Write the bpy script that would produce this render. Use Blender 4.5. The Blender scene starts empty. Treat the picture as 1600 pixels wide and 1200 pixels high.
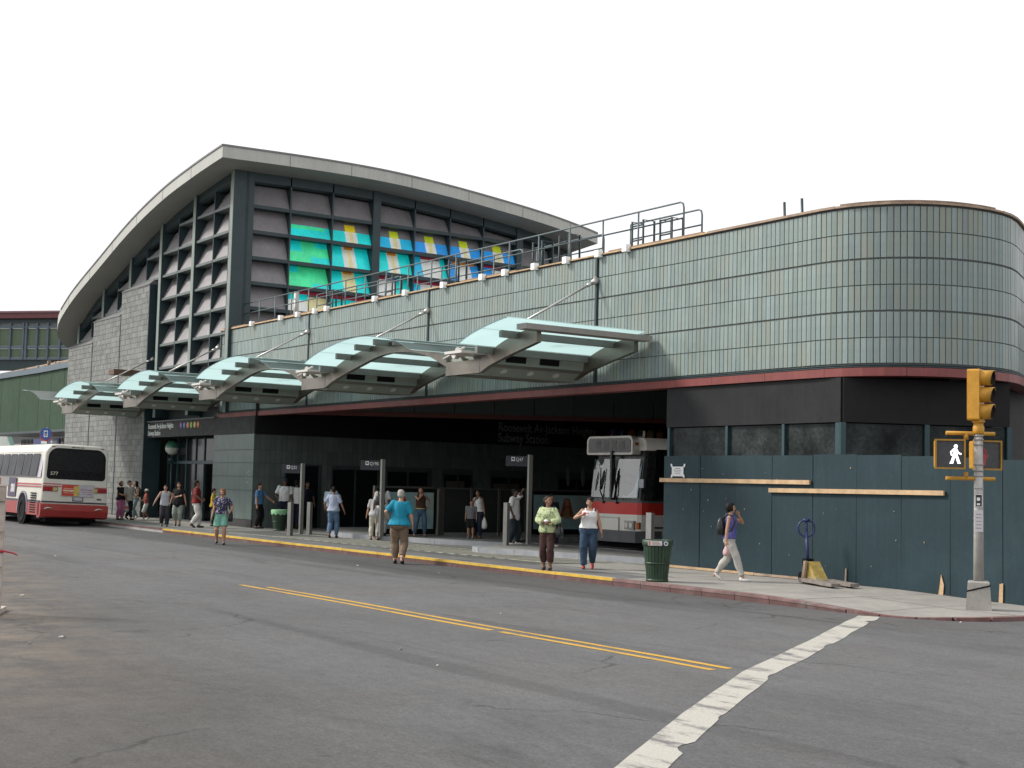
import bpy, bmesh, math, random
from mathutils import Vector, Matrix, noise
random.seed(7)
R = math.radians
scene = bpy.context.scene
COL = scene.collection
def clamp(x, a=0., b=1.): return max(a, min(b, x))
def lerp(a, b, t): return a + (b - a) * t

# ---------------------------------------------------------------- camera
RT = Vector((0.56510, 0.82502, 0)); FH = Vector((-0.82502, 0.56510, 0)); UP = Vector((0, 0, 1))
PITCH = R(4.2018); ROLL = 0.024
fw = FH * math.cos(PITCH) + UP * math.sin(PITCH)
uu = UP * math.cos(PITCH) - FH * math.sin(PITCH)
cr, sr = math.cos(ROLL), math.sin(ROLL)
ix = RT * cr + uu * sr
iu = uu * cr - RT * sr
camd = bpy.data.cameras.new('camera'); cam = bpy.data.objects.new('camera', camd); COL.objects.link(cam)
cam.matrix_world = Matrix(((ix.x, iu.x, -fw.x, 0), (ix.y, iu.y, -fw.y, 0), (ix.z, iu.z, -fw.z, 1.85), (0, 0, 0, 1)))
camd.sensor_width = 36; camd.sensor_fit = 'HORIZONTAL'; camd.lens = 36 * 2150 / 1600
camd.clip_start = .1; camd.clip_end = 6000
scene.camera = cam

# ---------------------------------------------------------------- world, sun, exposure
SUN_EL, SUN_AZ = R(39), math.atan2(-0.70, -0.71)      # direction towards the sun: from behind the camera, left
w = bpy.data.worlds.new('World'); scene.world = w; w.use_nodes = True
nt = w.node_tree; nt.nodes.clear()
sky = nt.nodes.new('ShaderNodeTexSky'); sky.sky_type = 'NISHITA'; sky.sun_disc = False
sky.sun_elevation = SUN_EL; sky.sun_rotation = math.pi / 2 - SUN_AZ
sky.air_density = 1.0; sky.dust_density = 6.0; sky.ozone_density = 1.0
hsv = nt.nodes.new('ShaderNodeHueSaturation'); hsv.inputs['Saturation'].default_value = .12
mixn = nt.nodes.new('ShaderNodeMix'); mixn.data_type = 'RGBA'; mixn.inputs[0].default_value = .72
mixn.inputs[7].default_value = (13.2, 13.2, 13.5, 1)      # even cloud cover over the clear sky
bg = nt.nodes.new('ShaderNodeBackground'); bg.inputs['Strength'].default_value = .104
wo = nt.nodes.new('ShaderNodeOutputWorld')
nt.links.new(sky.outputs[0], hsv.inputs['Color']); nt.links.new(hsv.outputs[0], mixn.inputs[6])
nt.links.new(mixn.outputs[2], bg.inputs['Color']); nt.links.new(bg.outputs[0], wo.inputs[0])
sl = bpy.data.lights.new('sun', 'SUN'); sl.energy = 3.4; sl.angle = R(11); sl.color = (1, .95, .87)
so = bpy.data.objects.new('sun', sl); COL.objects.link(so)
sd = Vector((math.cos(SUN_AZ) * math.cos(SUN_EL), math.sin(SUN_AZ) * math.cos(SUN_EL), math.sin(SUN_EL)))
so.rotation_euler = sd.to_track_quat('Z', 'Y').to_euler(); so.location = sd * 80
scene.view_settings.view_transform = 'Standard'; scene.view_settings.look = 'None'
scene.view_settings.gamma = 1; scene.view_settings.use_curve_mapping = False
scene.view_settings.exposure = 0.0

# ---------------------------------------------------------------- materials
MATS = {}
def mat(name, col, rough=.6, metal=0., var=.12, scale=2.5, bump=0., bscale=60., island=0., stain=0., stain_col=None, spec=.5, trans=0., emit=None, streak=0., tint2=None):
    if name in MATS: return MATS[name]
    m = bpy.data.materials.new(name); m.use_nodes = True; MATS[name] = m
    t = m.node_tree; N, L = t.nodes, t.links
    p = N['Principled BSDF']
    p.inputs['Roughness'].default_value = rough; p.inputs['Metallic'].default_value = metal
    p.inputs['Specular IOR Level'].default_value = spec
    tc = N.new('ShaderNodeTexCoord')
    def noise_n(sc, det=4, rg=.6, vec=None):
        n = N.new('ShaderNodeTexNoise'); n.inputs['Scale'].default_value = sc; n.inputs['Detail'].default_value = det
        n.inputs['Roughness'].default_value = rg; L.new(vec or tc.outputs['Object'], n.inputs['Vector']); return n
    def rng(src, a, b, lo, hi):
        r = N.new('ShaderNodeMapRange'); r.inputs[1].default_value = a; r.inputs[2].default_value = b
        r.inputs[3].default_value = lo; r.inputs[4].default_value = hi; L.new(src, r.inputs[0]); return r.outputs[0]
    def mul(c, f):
        x = N.new('ShaderNodeVectorMath'); x.operation = 'SCALE'; L.new(c, x.inputs[0]); L.new(f, x.inputs[3]); return x.outputs[0]
    rgb = N.new('ShaderNodeRGB'); rgb.outputs[0].default_value = (*col, 1); c = rgb.outputs[0]
    if var:
        c = mul(c, rng(noise_n(scale).outputs[0], .3, .7, 1 - var, 1 + var))
        c = mul(c, rng(noise_n(scale * 9, 3).outputs[0], .3, .7, 1 - var * .5, 1 + var * .5))
    if streak:                                             # rain streaks running down
        mp = N.new('ShaderNodeMapping'); mp.inputs['Scale'].default_value = (5, 5, .35); L.new(tc.outputs['Object'], mp.inputs[0])
        c = mul(c, rng(noise_n(2.2, 4, .7, mp.outputs[0]).outputs[0], .35, .7, 1 + streak * .4, 1 - streak))
    if island:
        g = N.new('ShaderNodeNewGeometry'); oi = N.new('ShaderNodeObjectInfo')
        a = N.new('ShaderNodeMath'); a.operation = 'ADD'; L.new(g.outputs['Random Per Island'], a.inputs[0]); L.new(oi.outputs['Random'], a.inputs[1])
        fr = N.new('ShaderNodeMath'); fr.operation = 'FRACT'; L.new(a.outputs[0], fr.inputs[0])
        c = mul(c, rng(fr.outputs[0], 0, 1, 1 - island, 1 + island))
        if tint2:                                          # some pieces fired to another hue, in drifts
            f2 = N.new('ShaderNodeMath'); f2.operation = 'MULTIPLY'; f2.inputs[1].default_value = 7.13; L.new(fr.outputs[0], f2.inputs[0])
            f3 = N.new('ShaderNodeMath'); f3.operation = 'FRACT'; L.new(f2.outputs[0], f3.inputs[0])
            sp = N.new('ShaderNodeTexNoise'); sp.inputs['Scale'].default_value = .9; L.new(g.outputs['Position'], sp.inputs['Vector'])
            f4 = N.new('ShaderNodeMath'); f4.operation = 'MULTIPLY'; L.new(rng(f3.outputs[0], .2, 1, 0, .9), f4.inputs[0]); L.new(rng(sp.outputs[0], .35, .65, .1, 1), f4.inputs[1])
            m2 = N.new('ShaderNodeMix'); m2.data_type = 'RGBA'; m2.inputs[7].default_value = (*tint2, 1); L.new(f4.outputs[0], m2.inputs[0]); L.new(c, m2.inputs[6]); c = m2.outputs[2]
    if stain:
        mx = N.new('ShaderNodeMix'); mx.data_type = 'RGBA'
        mx.inputs[7].default_value = (*(stain_col or (.05, .045, .04)), 1)
        L.new(rng(noise_n(scale * .45, 6, .7).outputs[0], .52, .72, 0, stain), mx.inputs[0]); L.new(c, mx.inputs[6]); c = mx.outputs[2]
    L.new(c, p.inputs['Base Color'])
    if var: L.new(rng(noise_n(scale * 4).outputs[0], .3, .7, clamp(rough - .08), clamp(rough + .08)), p.inputs['Roughness'])
    if bump:
        b = N.new('ShaderNodeBump'); b.inputs['Strength'].default_value = bump; b.inputs['Distance'].default_value = .02
        L.new(noise_n(bscale, 5).outputs[0], b.inputs['Height']); L.new(b.outputs[0], p.inputs['Normal'])
    if trans: p.inputs['Transmission Weight'].default_value = trans
    if emit:
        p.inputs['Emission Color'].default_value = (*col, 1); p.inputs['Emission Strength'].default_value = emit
    return m
def frosted(name, col, mixf=.8):
    if name in MATS: return MATS[name]
    m = bpy.data.materials.new(name); m.use_nodes = True; MATS[name] = m
    t = m.node_tree; N, L = t.nodes, t.links; N.clear()
    o = N.new('ShaderNodeOutputMaterial'); tr = N.new('ShaderNodeBsdfTranslucent'); df = N.new('ShaderNodeBsdfDiffuse'); gl = N.new('ShaderNodeBsdfGlossy')
    tc = N.new('ShaderNodeTexCoord'); n = N.new('ShaderNodeTexNoise'); n.inputs['Scale'].default_value = 1.2; n.inputs['Detail'].default_value = 6
    L.new(tc.outputs['Object'], n.inputs[0])
    cr_ = N.new('ShaderNodeMix'); cr_.data_type = 'RGBA'; cr_.inputs[6].default_value = (*[x * .82 for x in col], 1); cr_.inputs[7].default_value = (*col, 1)
    L.new(n.outputs[0], cr_.inputs[0]); L.new(cr_.outputs[2], tr.inputs[0]); L.new(cr_.outputs[2], df.inputs[0])
    gl.inputs['Roughness'].default_value = .15
    a = N.new('ShaderNodeMixShader'); a.inputs[0].default_value = 1 - mixf; L.new(tr.outputs[0], a.inputs[1]); L.new(df.outputs[0], a.inputs[2])
    b = N.new('ShaderNodeMixShader'); b.inputs[0].default_value = .05; L.new(a.outputs[0], b.inputs[1]); L.new(gl.outputs[0], b.inputs[2])
    L.new(b.outputs[0], o.inputs[0]); return m

def asphalt_mat():
    m = bpy.data.materials.new('asphalt'); m.use_nodes = True; t = m.node_tree; N, L = t.nodes, t.links; p = N['Principled BSDF']
    g = N.new('ShaderNodeNewGeometry'); pos = g.outputs['Position']
    def nz(sc, det=5, rg=.6, stretch=None, dist=0):
        n = N.new('ShaderNodeTexNoise'); n.inputs['Scale'].default_value = sc; n.inputs['Detail'].default_value = det; n.inputs['Roughness'].default_value = rg; n.inputs['Distortion'].default_value = dist
        if stretch:
            mp = N.new('ShaderNodeMapping'); mp.inputs['Scale'].default_value = stretch; L.new(pos, mp.inputs[0]); L.new(mp.outputs[0], n.inputs[0])
        else: L.new(pos, n.inputs[0])
        return n.outputs[0]
    def rng(src, a, b, lo, hi, clampit=True):
        r = N.new('ShaderNodeMapRange'); r.clamp = clampit
        for i, v in enumerate((a, b, lo, hi)): r.inputs[i + 1].default_value = v
        L.new(src, r.inputs[0]); return r.outputs[0]
    def op(o, a, b=None, c=None):
        x = N.new('ShaderNodeMath'); x.operation = o
        for i, v in enumerate((a, b)):
            if v is None: continue
            if isinstance(v, (int, float)): x.inputs[i].default_value = v
            else: L.new(v, x.inputs[i])
        return x.outputs[0]
    sx = N.new('ShaderNodeSeparateXYZ'); L.new(pos, sx.inputs[0]); X, Y = sx.outputs[0], sx.outputs[1]
    wob = rng(nz(.35, 4), .3, .7, -.25, .25)
    Yw = op('ADD', Y, wob)
    v = rng(nz(.22, 6, .65), .3, .7, .093, .126)                               # base tone
    v = op('MULTIPLY', v, rng(nz(1.5, 6, .7, (.12, 1, 1)), .3, .72, 1.10, .90))      # tyre-worn streaks along the street
    v = op('MULTIPLY', v, rng(nz(42, 3, .85), .25, .75, .55, 1.45))               # aggregate
    v = op('MULTIPLY', v, rng(nz(19, 4, .85), .28, .72, .72, 1.28))
    v = op('MULTIPLY', v, rng(nz(7, 4, .8, (.6, 1, 1)), .3, .7, .86, 1.14))
    v = op('MULTIPLY', v, rng(nz(.9, 3, .6, (.05, 1, 1)), .60, .66, 1, .80))
    strip = op('MULTIPLY', rng(Yw, 14.05, 14.35, 0, 1), rng(X, -18, -15, 1, .35))                # newer strip by the kerb
    v = op('MULTIPLY', v, rng(strip, 0, 1, 1, .66))
    lane = op('MULTIPLY', rng(Yw, 9.4, 9.9, 1, 0), 1.0)
    v = op('MULTIPLY', v, rng(lane, 0, 1, 1, .88))
    near = rng(op('ADD', Yw, op('MULTIPLY', X, .16)), 2.3, 4.2, 1, 0)             # oily near side
    v = op('MULTIPLY', v, rng(near, 0, 1, 1, .74))
    v = op('MULTIPLY', v, rng(nz(.6, 5, .7, (.35, 1, 1), .8), .56, .72, 1, .72))       # oil blotches
    v = op('MULTIPLY', v, rng(nz(2.3, 5, .75, None, .5), .66, .74, 1, .6))           # drips
    vo = N.new('ShaderNodeTexVoronoi'); vo.feature = 'DISTANCE_TO_EDGE'; vo.inputs['Scale'].default_value = .21
    wv = N.new('ShaderNodeVectorMath'); wv.operation = 'ADD'; nn = N.new('ShaderNodeTexNoise'); nn.inputs['Scale'].default_value = 1.1; nn.inputs['Detail'].default_value = 5
    L.new(pos, nn.inputs[0]); L.new(pos, wv.inputs[0]); L.new(nn.outputs[1], wv.inputs[1]); L.new(wv.outputs[0], vo.inputs['Vector'])
    crack = op('MULTIPLY', rng(vo.outputs['Distance'], .0, .007, 1, 0), rng(nz(.5, 3), .46, .56, 0, 1))
    v = op('MULTIPLY', v, rng(crack, 0, 1, 1, .45))
    cb = N.new('ShaderNodeCombineXYZ')
    warm = rng(op('ADD', near, rng(nz(.4, 4), .45, .7, 0, .6)), 0, 1.4, 0, 1)
    L.new(op('MULTIPLY', v, rng(warm, 0, 1, .99, 1.07)), cb.inputs[0]); L.new(v, cb.inputs[1]); L.new(op('MULTIPLY', v, rng(warm, 0, 1, 1.03, .93)), cb.inputs[2])
    dust = N.new('ShaderNodeMix'); dust.data_type = 'RGBA'; dust.inputs[7].default_value = (.19, .155, .12, 1)   # sand by the barricade
    L.new(op('MULTIPLY', op('MULTIPLY', rng(op('ADD', Y, op('MULTIPLY', X, .21)), .9, 2.5, .75, 0), rng(nz(1.1, 6, .7), .42, .62, 0, 1)), rng(X, -16, -9.5, 1, 0)), dust.inputs[0])
    L.new(cb.outputs[0], dust.inputs[6]); L.new(dust.outputs[2], p.inputs['Base Color'])
    L.new(rng(nz(3), .3, .7, .72, .92), p.inputs['Roughness']); p.inputs['Specular IOR Level'].default_value = .35
    b = N.new('ShaderNodeBump'); b.inputs['Strength'].default_value = .5; b.inputs['Distance'].default_value = .012
    L.new(nz(85, 4, .8), b.inputs['Height']); L.new(b.outputs[0], p.inputs['Normal'])
    return m

def paint_mat(name, col, wear=.5, lo=.42, hi=.56):
    """road paint, worn through to asphalt in patches"""
    m = bpy.data.materials.new(name); m.use_nodes = True; t = m.node_tree; N, L = t.nodes, t.links; p = N['Principled BSDF']
    g = N.new('ShaderNodeNewGeometry')
    n = N.new('ShaderNodeTexNoise'); n.inputs['Scale'].default_value = 1.5; n.inputs['Detail'].default_value = 9; n.inputs['Roughness'].default_value = .78
    mp = N.new('ShaderNodeMapping'); mp.inputs['Scale'].default_value = (.55, 1.5, 1); L.new(g.outputs['Position'], mp.inputs[0]); L.new(mp.outputs[0], n.inputs[0])
    r = N.new('ShaderNodeMapRange'); r.inputs[1].default_value = lo; r.inputs[2].default_value = hi; r.inputs[3].default_value = wear; r.inputs[4].default_value = 0
    L.new(n.outputs[0], r.inputs[0])
    n2 = N.new('ShaderNodeTexNoise'); n2.inputs['Scale'].default_value = 60; L.new(g.outputs['Position'], n2.inputs[0])
    sc = N.new('ShaderNodeMapRange'); sc.inputs[1].default_value = .3; sc.inputs[2].default_value = .7; sc.inputs[3].default_value = .8; sc.inputs[4].default_value = 1.1; L.new(n2.outputs[0], sc.inputs[0])
    mx = N.new('ShaderNodeMix'); mx.data_type = 'RGBA'; mx.inputs[6].default_value = (*col, 1); mx.inputs[7].default_value = (.095, .095, .1, 1)
    L.new(r.outputs[0], mx.inputs[0])
    vm = N.new('ShaderNodeVectorMath'); vm.operation = 'SCALE'; L.new(mx.outputs[2], vm.inputs[0]); L.new(sc.outputs[0], vm.inputs[3])
    L.new(vm.outputs[0], p.inputs['Base Color']); p.inputs['Roughness'].default_value = .75
    return m

# ---------------------------------------------------------------- mesh helpers
def root_loc(p):
    while p is not None and p.parent is not None: p = p.parent
    return p.location.copy() if p is not None else Vector((0, 0, 0))
class MB:
    def __init__(s): s.v = []; s.f = []; s.m = []; s.sm = []
    def add(s, vs, fs, m=0, sm=False):
        o = len(s.v); s.v.extend([Vector(v) for v in vs])
        for f in fs: s.f.append([i + o for i in f]); s.m.append(m); s.sm.append(sm)
    def obox(s, o, a, b, c, m=0):
        o, a, b, c = map(Vector, (o, a, b, c))
        vs = [o, o + a, o + a + b, o + b, o + c, o + a + c, o + a + b + c, o + b + c]
        s.add(vs, [(0, 3, 2, 1), (4, 5, 6, 7), (0, 1, 5, 4), (1, 2, 6, 5), (2, 3, 7, 6), (3, 0, 4, 7)], m)
    def box(s, x0, x1, y0, y1, z0, z1, m=0): s.obox((x0, y0, z0), (x1 - x0, 0, 0), (0, y1 - y0, 0), (0, 0, z1 - z0), m); return s
    def quad(s, a, b, c, d, m=0): s.add([a, b, c, d], [(0, 1, 2, 3)], m)
    def prism(s, pts, vec, m=0, sm=False):
        n = len(pts); vec = Vector(vec); pts = [Vector(p) for p in pts]
        s.add(pts + [p + vec for p in pts], [tuple(range(n))[::-1], tuple(range(n, 2 * n))], m)
        o = len(s.v) - 2 * n
        for i in range(n):
            j = (i + 1) % n; s.f.append([o + i, o + j, o + n + j, o + n + i]); s.m.append(m); s.sm.append(sm)
        return s
    def tube(s, pts, r, n=8, m=0, cap=True, flat=1., sm=True, updir=None):
        pts = [Vector(p) for p in pts]; rs = r if isinstance(r, (list, tuple)) else [r] * len(pts)
        o = len(s.v); prev = None
        for i, p in enumerate(pts):
            d = (pts[min(i + 1, len(pts) - 1)] - pts[max(i - 1, 0)]).normalized()
            if prev is None:
                ref = Vector(updir) if updir else (Vector((0, 0, 1)) if abs(d.z) < .9 else Vector((0, 1, 0)))
                a = d.cross(ref).normalized()
            else:
                a = (prev - d * prev.dot(d)); a = a.normalized() if a.length > 1e-6 else d.orthogonal().normalized()
            prev = a; b = d.cross(a)
            for k in range(n):
                t = 2 * math.pi * k / n; s.v.append(p + (a * math.cos(t) + b * math.sin(t) * flat) * rs[i])
        for i in range(len(pts) - 1):
            for k in range(n):
                q = (k + 1) % n; s.f.append([o + i * n + k, o + i * n + q, o + (i + 1) * n + q, o + (i + 1) * n + k]); s.m.append(m); s.sm.append(sm)
        if cap:
            s.f.append([o + k for k in range(n)][::-1]); s.m.append(m); s.sm.append(False)
            e = o + (len(pts) - 1) * n; s.f.append([e + k for k in range(n)]); s.m.append(m); s.sm.append(False)
        return s
    def rings(s, rings, m=0, sm=True, cap=True, closed=True):
        o = len(s.v); n = len(rings[0])
        for r in rings: s.v.extend([Vector(p) for p in r])
        for i in range(len(rings) - 1):
            for k in range(n if closed else n - 1):
                q = (k + 1) % n; s.f.append([o + i * n + k, o + i * n + q, o + (i + 1) * n + q, o + (i + 1) * n + k]); s.m.append(m); s.sm.append(sm)
        if cap and closed:
            s.f.append([o + k for k in range(n)][::-1]); s.m.append(m); s.sm.append(False)
            e = o + (len(rings) - 1) * n; s.f.append([e + k for k in range(n)]); s.m.append(m); s.sm.append(False)
        return s
    def lathe(s, prof, c=(0, 0, 0), n=20, m=0, sm=True):
        c = Vector(c)
        s.rings([[c + Vector((r * math.cos(2 * math.pi * k / n), r * math.sin(2 * math.pi * k / n), z)) for k in range(n)] for r, z in prof], m, sm); return s
    def ell(s, c, rx, ry, rz, nu=14, nv=9, m=0, M=None):
        c = Vector(c); rg = []
        for j in range(nv + 1):
            t = math.pi * (j + (.12 if j == 0 else -.12 if j == nv else 0)) / nv
            ring = []
            for k in range(nu):
                a = 2 * math.pi * k / nu
                p = Vector((rx * math.sin(t) * math.cos(a), ry * math.sin(t) * math.sin(a), -rz * math.cos(t)))
                if M: p = M @ p
                ring.append(c + p)
            rg.append(ring)
        s.rings(rg, m); return s
    def disc(s, c, nrm, r, n=20, m=0, th=.01):
        nrm = Vector(nrm).normalized(); s.tube([Vector(c), Vector(c) + nrm * th], r, n, m); return s
    def mesh(s, name, off=Vector((0, 0, 0))):
        me = bpy.data.meshes.new(name); me.from_pydata([tuple(v - off) for v in s.v], [], s.f)
        me.polygons.foreach_set('material_index', s.m); me.polygons.foreach_set('use_smooth', s.sm); me.update(); return me
    def build(s, name, mats, parent=None, world=True):
        me = s.mesh(name, root_loc(parent) if (world and parent) else Vector((0, 0, 0)))
        for m in (mats if isinstance(mats, (list, tuple)) else [mats]): me.materials.append(m)
        o = bpy.data.objects.new(name, me); COL.objects.link(o)
        if parent: o.parent = parent
        return o
def tag(o, label=None, cat=None, group=None, kind=None):
    if label: o['label'] = label
    if cat: o['category'] = cat
    if group: o['group'] = group
    if kind: o['kind'] = kind
    return o
def thing(name, label, cat, loc=(0, 0, 0), rz=0., group=None):
    o = bpy.data.objects.new(name, None); COL.objects.link(o); o.location = loc; o.rotation_euler = (0, 0, rz); o.empty_display_size = .2
    return tag(o, label, cat, group)
def inst(o, name=None, loc=None, parent=None):
    c = o.copy(); COL.objects.link(c)
    if parent is not None: c.parent = parent
    if loc is not None: c.location = loc
    return c
def copy_tree(o, parent=None):
    c = o.copy(); COL.objects.link(c); c.parent = parent
    for ch in list(o.children): copy_tree(ch, c)
    return c
def text(s, size, m, parent, loc, rot, name='lettering', ext=.004, align='LEFT', sx=1., world=True, font_bold=0.):
    cu = bpy.data.curves.new(name, 'FONT'); cu.body = s; cu.size = size; cu.extrude = ext; cu.align_x = align; cu.offset = font_bold; cu.resolution_u = 3
    tmp = bpy.data.objects.new('tmp', cu); me = bpy.data.meshes.new_from_object(tmp); bpy.data.objects.remove(tmp)
    Mx = Matrix.Translation(Vector(loc) - (root_loc(parent) if (world and parent) else Vector((0, 0, 0)))) @ rot.to_4x4() @ Matrix.Diagonal((sx, 1, 1, 1))
    me.transform(Mx); me.materials.append(m); me.name = name
    o = bpy.data.objects.new(name, me); COL.objects.link(o)
    if parent: o.parent = parent
    return o
RX90 = Matrix.Rotation(R(90), 3, 'X')
FACE_S = RX90                                        # reads on a wall facing the street (-Y)
FACE_E = Matrix.Rotation(R(90), 3, 'Z') @ RX90         # reads on a wall facing +X
def interp(tab, x):
    if x <= tab[0][0]: return tab[0][1]
    for (a, fa), (b, fb) in zip(tab, tab[1:]):
        if x <= b: return lerp(fa, fb, (x - a) / (b - a))
    return tab[-1][1]
def smooth_tab(tab, x):                              # cubic (Catmull-Rom) through a table
    if x <= tab[0][0] or x >= tab[-1][0]: return interp(tab, x)
    for i in range(len(tab) - 1):
        if x <= tab[i + 1][0]:
            p1, p2 = tab[i], tab[i + 1]; p0 = tab[max(i - 1, 0)]; p3 = tab[min(i + 2, len(tab) - 1)]
            h = p2[0] - p1[0]; t = (x - p1[0]) / h
            m1 = (p2[1] - p0[1]) / (p2[0] - p0[0]) * h; m2 = (p3[1] - p1[1]) / (p3[0] - p1[0]) * h
            return (2*t**3 - 3*t*t + 1) * p1[1] + (t**3 - 2*t*t + t) * m1 + (-2*t**3 + 3*t*t) * p2[1] + (t**3 - t*t) * m2

# palette
ASPH = asphalt_mat()
CONC = mat('concrete', (.265, .255, .235), .85, var=.16, scale=1.1, bump=.25, bscale=50, stain=.55, stain_col=(.17, .16, .145))
CONC_D = mat('old_asphalt_apron', (.125, .125, .125), .85, var=.2, scale=1.3, bump=.3, bscale=60, stain=.5, stain_col=(.07, .07, .07))
BAYCONC = mat('bay_concrete', (.20, .197, .185), .85, var=.2, scale=.9, bump=.2, stain=.6, stain_col=(.09, .088, .085))
KERBSTEEL = mat('kerb_concrete', (.3, .29, .28), .7, var=.2, scale=2)
YELLOW = paint_mat('yellow_road_paint', (.52, .30, .035), .55, .36, .5)
KYEL = mat('yellow_kerb_paint', (.56, .36, .045), .65, var=.22, scale=3, stain=.5, stain_col=(.2, .16, .1))
KRED = mat('red_kerb_paint', (.105, .05, .047), .7, var=.3, scale=3, stain=.7, stain_col=(.16, .14, .13))
WHITEP = paint_mat('white_road_paint', (.42, .405, .36), .85, .40, .50)
CREAMP = paint_mat('cream_road_paint', (.46, .45, .37), .35, .40, .50)
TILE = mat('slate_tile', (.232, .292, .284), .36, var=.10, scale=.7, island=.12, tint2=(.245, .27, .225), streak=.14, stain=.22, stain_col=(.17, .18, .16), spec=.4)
TILE_BK = mat('tile_joint', (.085, .095, .093), .8, var=.1)
REDP = mat('red_enamel', (.21, .05, .045), .45, var=.12, scale=.8, stain=.3, stain_col=(.1, .03, .03), streak=.15)
DARKP = mat('charcoal_panel', (.024, .025, .027), .5, spec=.16, var=.15, scale=1.2, streak=.15)
STEEL_G = mat('dark_green_steel', (.020, .040, .046), .45, var=.15, scale=2)
STEEL_G2 = mat('grey_green_steel', (.10, .125, .12), .45, var=.15, scale=2)
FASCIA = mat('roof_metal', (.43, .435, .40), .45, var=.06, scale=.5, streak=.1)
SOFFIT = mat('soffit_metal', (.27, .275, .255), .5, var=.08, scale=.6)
PANELG = mat('translucent_grey_panel', (.225, .215, .222), .5, var=.12, scale=1.5, streak=.1)
STONE = mat('pier_stone', (.185, .192, .185), .75, var=.16, scale=3, island=.16, bump=.3, bscale=30)
STONE_BK = mat('pier_joint', (.075, .078, .078), .85)
PLY = mat('blue_green_plywood_paint', (.0145, .036, .046), .6, spec=.3, var=.14, scale=1.1, bump=.08, bscale=25, streak=.16, stain=.3, stain_col=(.04, .075, .085))
WOOD = mat('raw_timber', (.50, .345, .20), .7, var=.2, scale=5, bump=.2, stain=.3, stain_col=(.3, .19, .1))
WOODOLD = mat('weathered_timber', (.36, .27, .20), .75, var=.25, scale=4, bump=.3, stain=.6, stain_col=(.18, .11, .07))
STAIN = mat('stainless_steel', (.225, .205, .175), .36, .9, var=.10, scale=1.5)
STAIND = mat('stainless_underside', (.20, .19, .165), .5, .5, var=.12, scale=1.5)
TROUGH = mat('pale_green_metal', (.27, .31, .27), .5, .1, var=.08)
FGLASS = frosted('frosted_canopy_glass', (.44, .61, .61), .92)
BLACK = mat('black_rubber', (.010, .010, .011), .8, var=.1, spec=.12)
DGLASS = mat('dark_glass', (.012, .014, .016), .08, var=.0, spec=.28)
SMOKE = mat('smoky_glass', (.03, .036, .036), .12, var=.2, scale=1., spec=.4)
BUSW = mat('bus_white', (.60, .585, .52), .35, var=.07, scale=1.2, stain=.25, stain_col=(.33, .31, .27))
BUSR = mat('bus_red', (.29, .032, .027), .35, var=.1, scale=1.2, stain=.25, stain_col=(.16, .035, .03))
CHROME = mat('chrome', (.6, .6, .6), .2, 1., var=0)
GALV = mat('galvanised_pole', (.40, .39, .37), .55, .35, var=.16, scale=6, streak=.2)
SIGY = mat('signal_yellow', (.50, .25, .02), .45, var=.16, scale=6, stain=.35, stain_col=(.3, .14, .02))
GREENP = mat('walkway_green', (.033, .068, .038), .6, spec=.15, var=.12, scale=.7, streak=.22)
BLUEP = mat('slate_blue_trim', (.09, .125, .155), .5, var=.12)
WHITE = mat('white_enamel', (.75, .75, .73), .5, var=.05)
LETTER = mat('white_lettering', (.78, .78, .76), .5, var=0)
DULL = mat('grey_lettering', (.42, .42, .41), .5, var=0)
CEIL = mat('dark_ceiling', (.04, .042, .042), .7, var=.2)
DARKTILE = mat('bay_dark_tile', (.075, .09, .09), .5, var=.12, scale=2, island=.15)
POSTM = mat('grey_bus_post', (.085, .082, .075), .5, .2, var=.1)
BOLL = mat('cream_bollard_paint', (.50, .495, .45), .5, var=.1, streak=.2)
BING = mat('green_bin_paint', (.018, .045, .024), .45, var=.25, scale=5, stain=.3, stain_col=(.04, .06, .03))
# ================================================================ ground, road, pavement
g = MB(); N_ = 48
g.add([(0, 0, -.08)] + [(2500 * math.cos(2*math.pi*k/N_), 2500 * math.sin(2*math.pi*k/N_), -.08) for k in range(N_)], [(0, 1 + k, 1 + (k + 1) % N_) for k in range(N_)])
tag(g.build('ground', mat('far_ground', (.16, .155, .15), .9)), kind='structure')
g = MB(); g.quad((-180, -30, 0), (80, -30, 0), (80, 90, 0), (-180, 90, 0))
road = tag(g.build('road', ASPH), kind='structure')

def zpave(x, y):
    t = clamp((x + 17.2) / 3.4); t = t * t * (3 - 2 * t)
    return .13 - .075 * t - .045 * math.exp(-((x + 13.95) / .75) ** 2 - ((y - 16.75) / .8) ** 2)
EDGE = [(-130, 16.6), (-14.75, 16.6), (-14.2, 16.68), (-13.7, 16.86), (-13.3, 17.15), (-13.05, 17.6), (-12.95, 18.3), (-13.0, 20), (-13.5, 23), (-15.5, 29)]
def edge_front(x): return interp(EDGE[:7], x)
def edge_back(x): return 44 if x < -15.5 else interp([(-15.5, 29), (-13.5, 23), (-13.0, 20), (-12.95, 18.3)], x)
def sheet(name, xs, y0, y1, ny, m, dz=0., parent=None, kind=None):
    b = MB(); rows = []
    for x in xs:
        a = y0(x) if callable(y0) else y0; c = y1(x) if callable(y1) else y1
        rows.append([(x, lerp(a, c, j / ny), zpave(x, lerp(a, c, j / ny)) + dz) for j in range(ny + 1)])
    for r0, r1 in zip(rows, rows[1:]):
        for j in range(ny): b.quad(r0[j], r1[j], r1[j + 1], r0[j + 1])
    return tag(b.build(name, m, parent, world=False), kind=kind)
def frange(a, b, n): return [a + (b - a) * i / n for i in range(n + 1)]
pave = sheet('sidewalk', [-130, -90, -70, -50, -30, -20.4] + frange(-20, -12.96, 36), edge_front, edge_back, 24, BAYCONC, 0, kind='structure')
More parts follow.
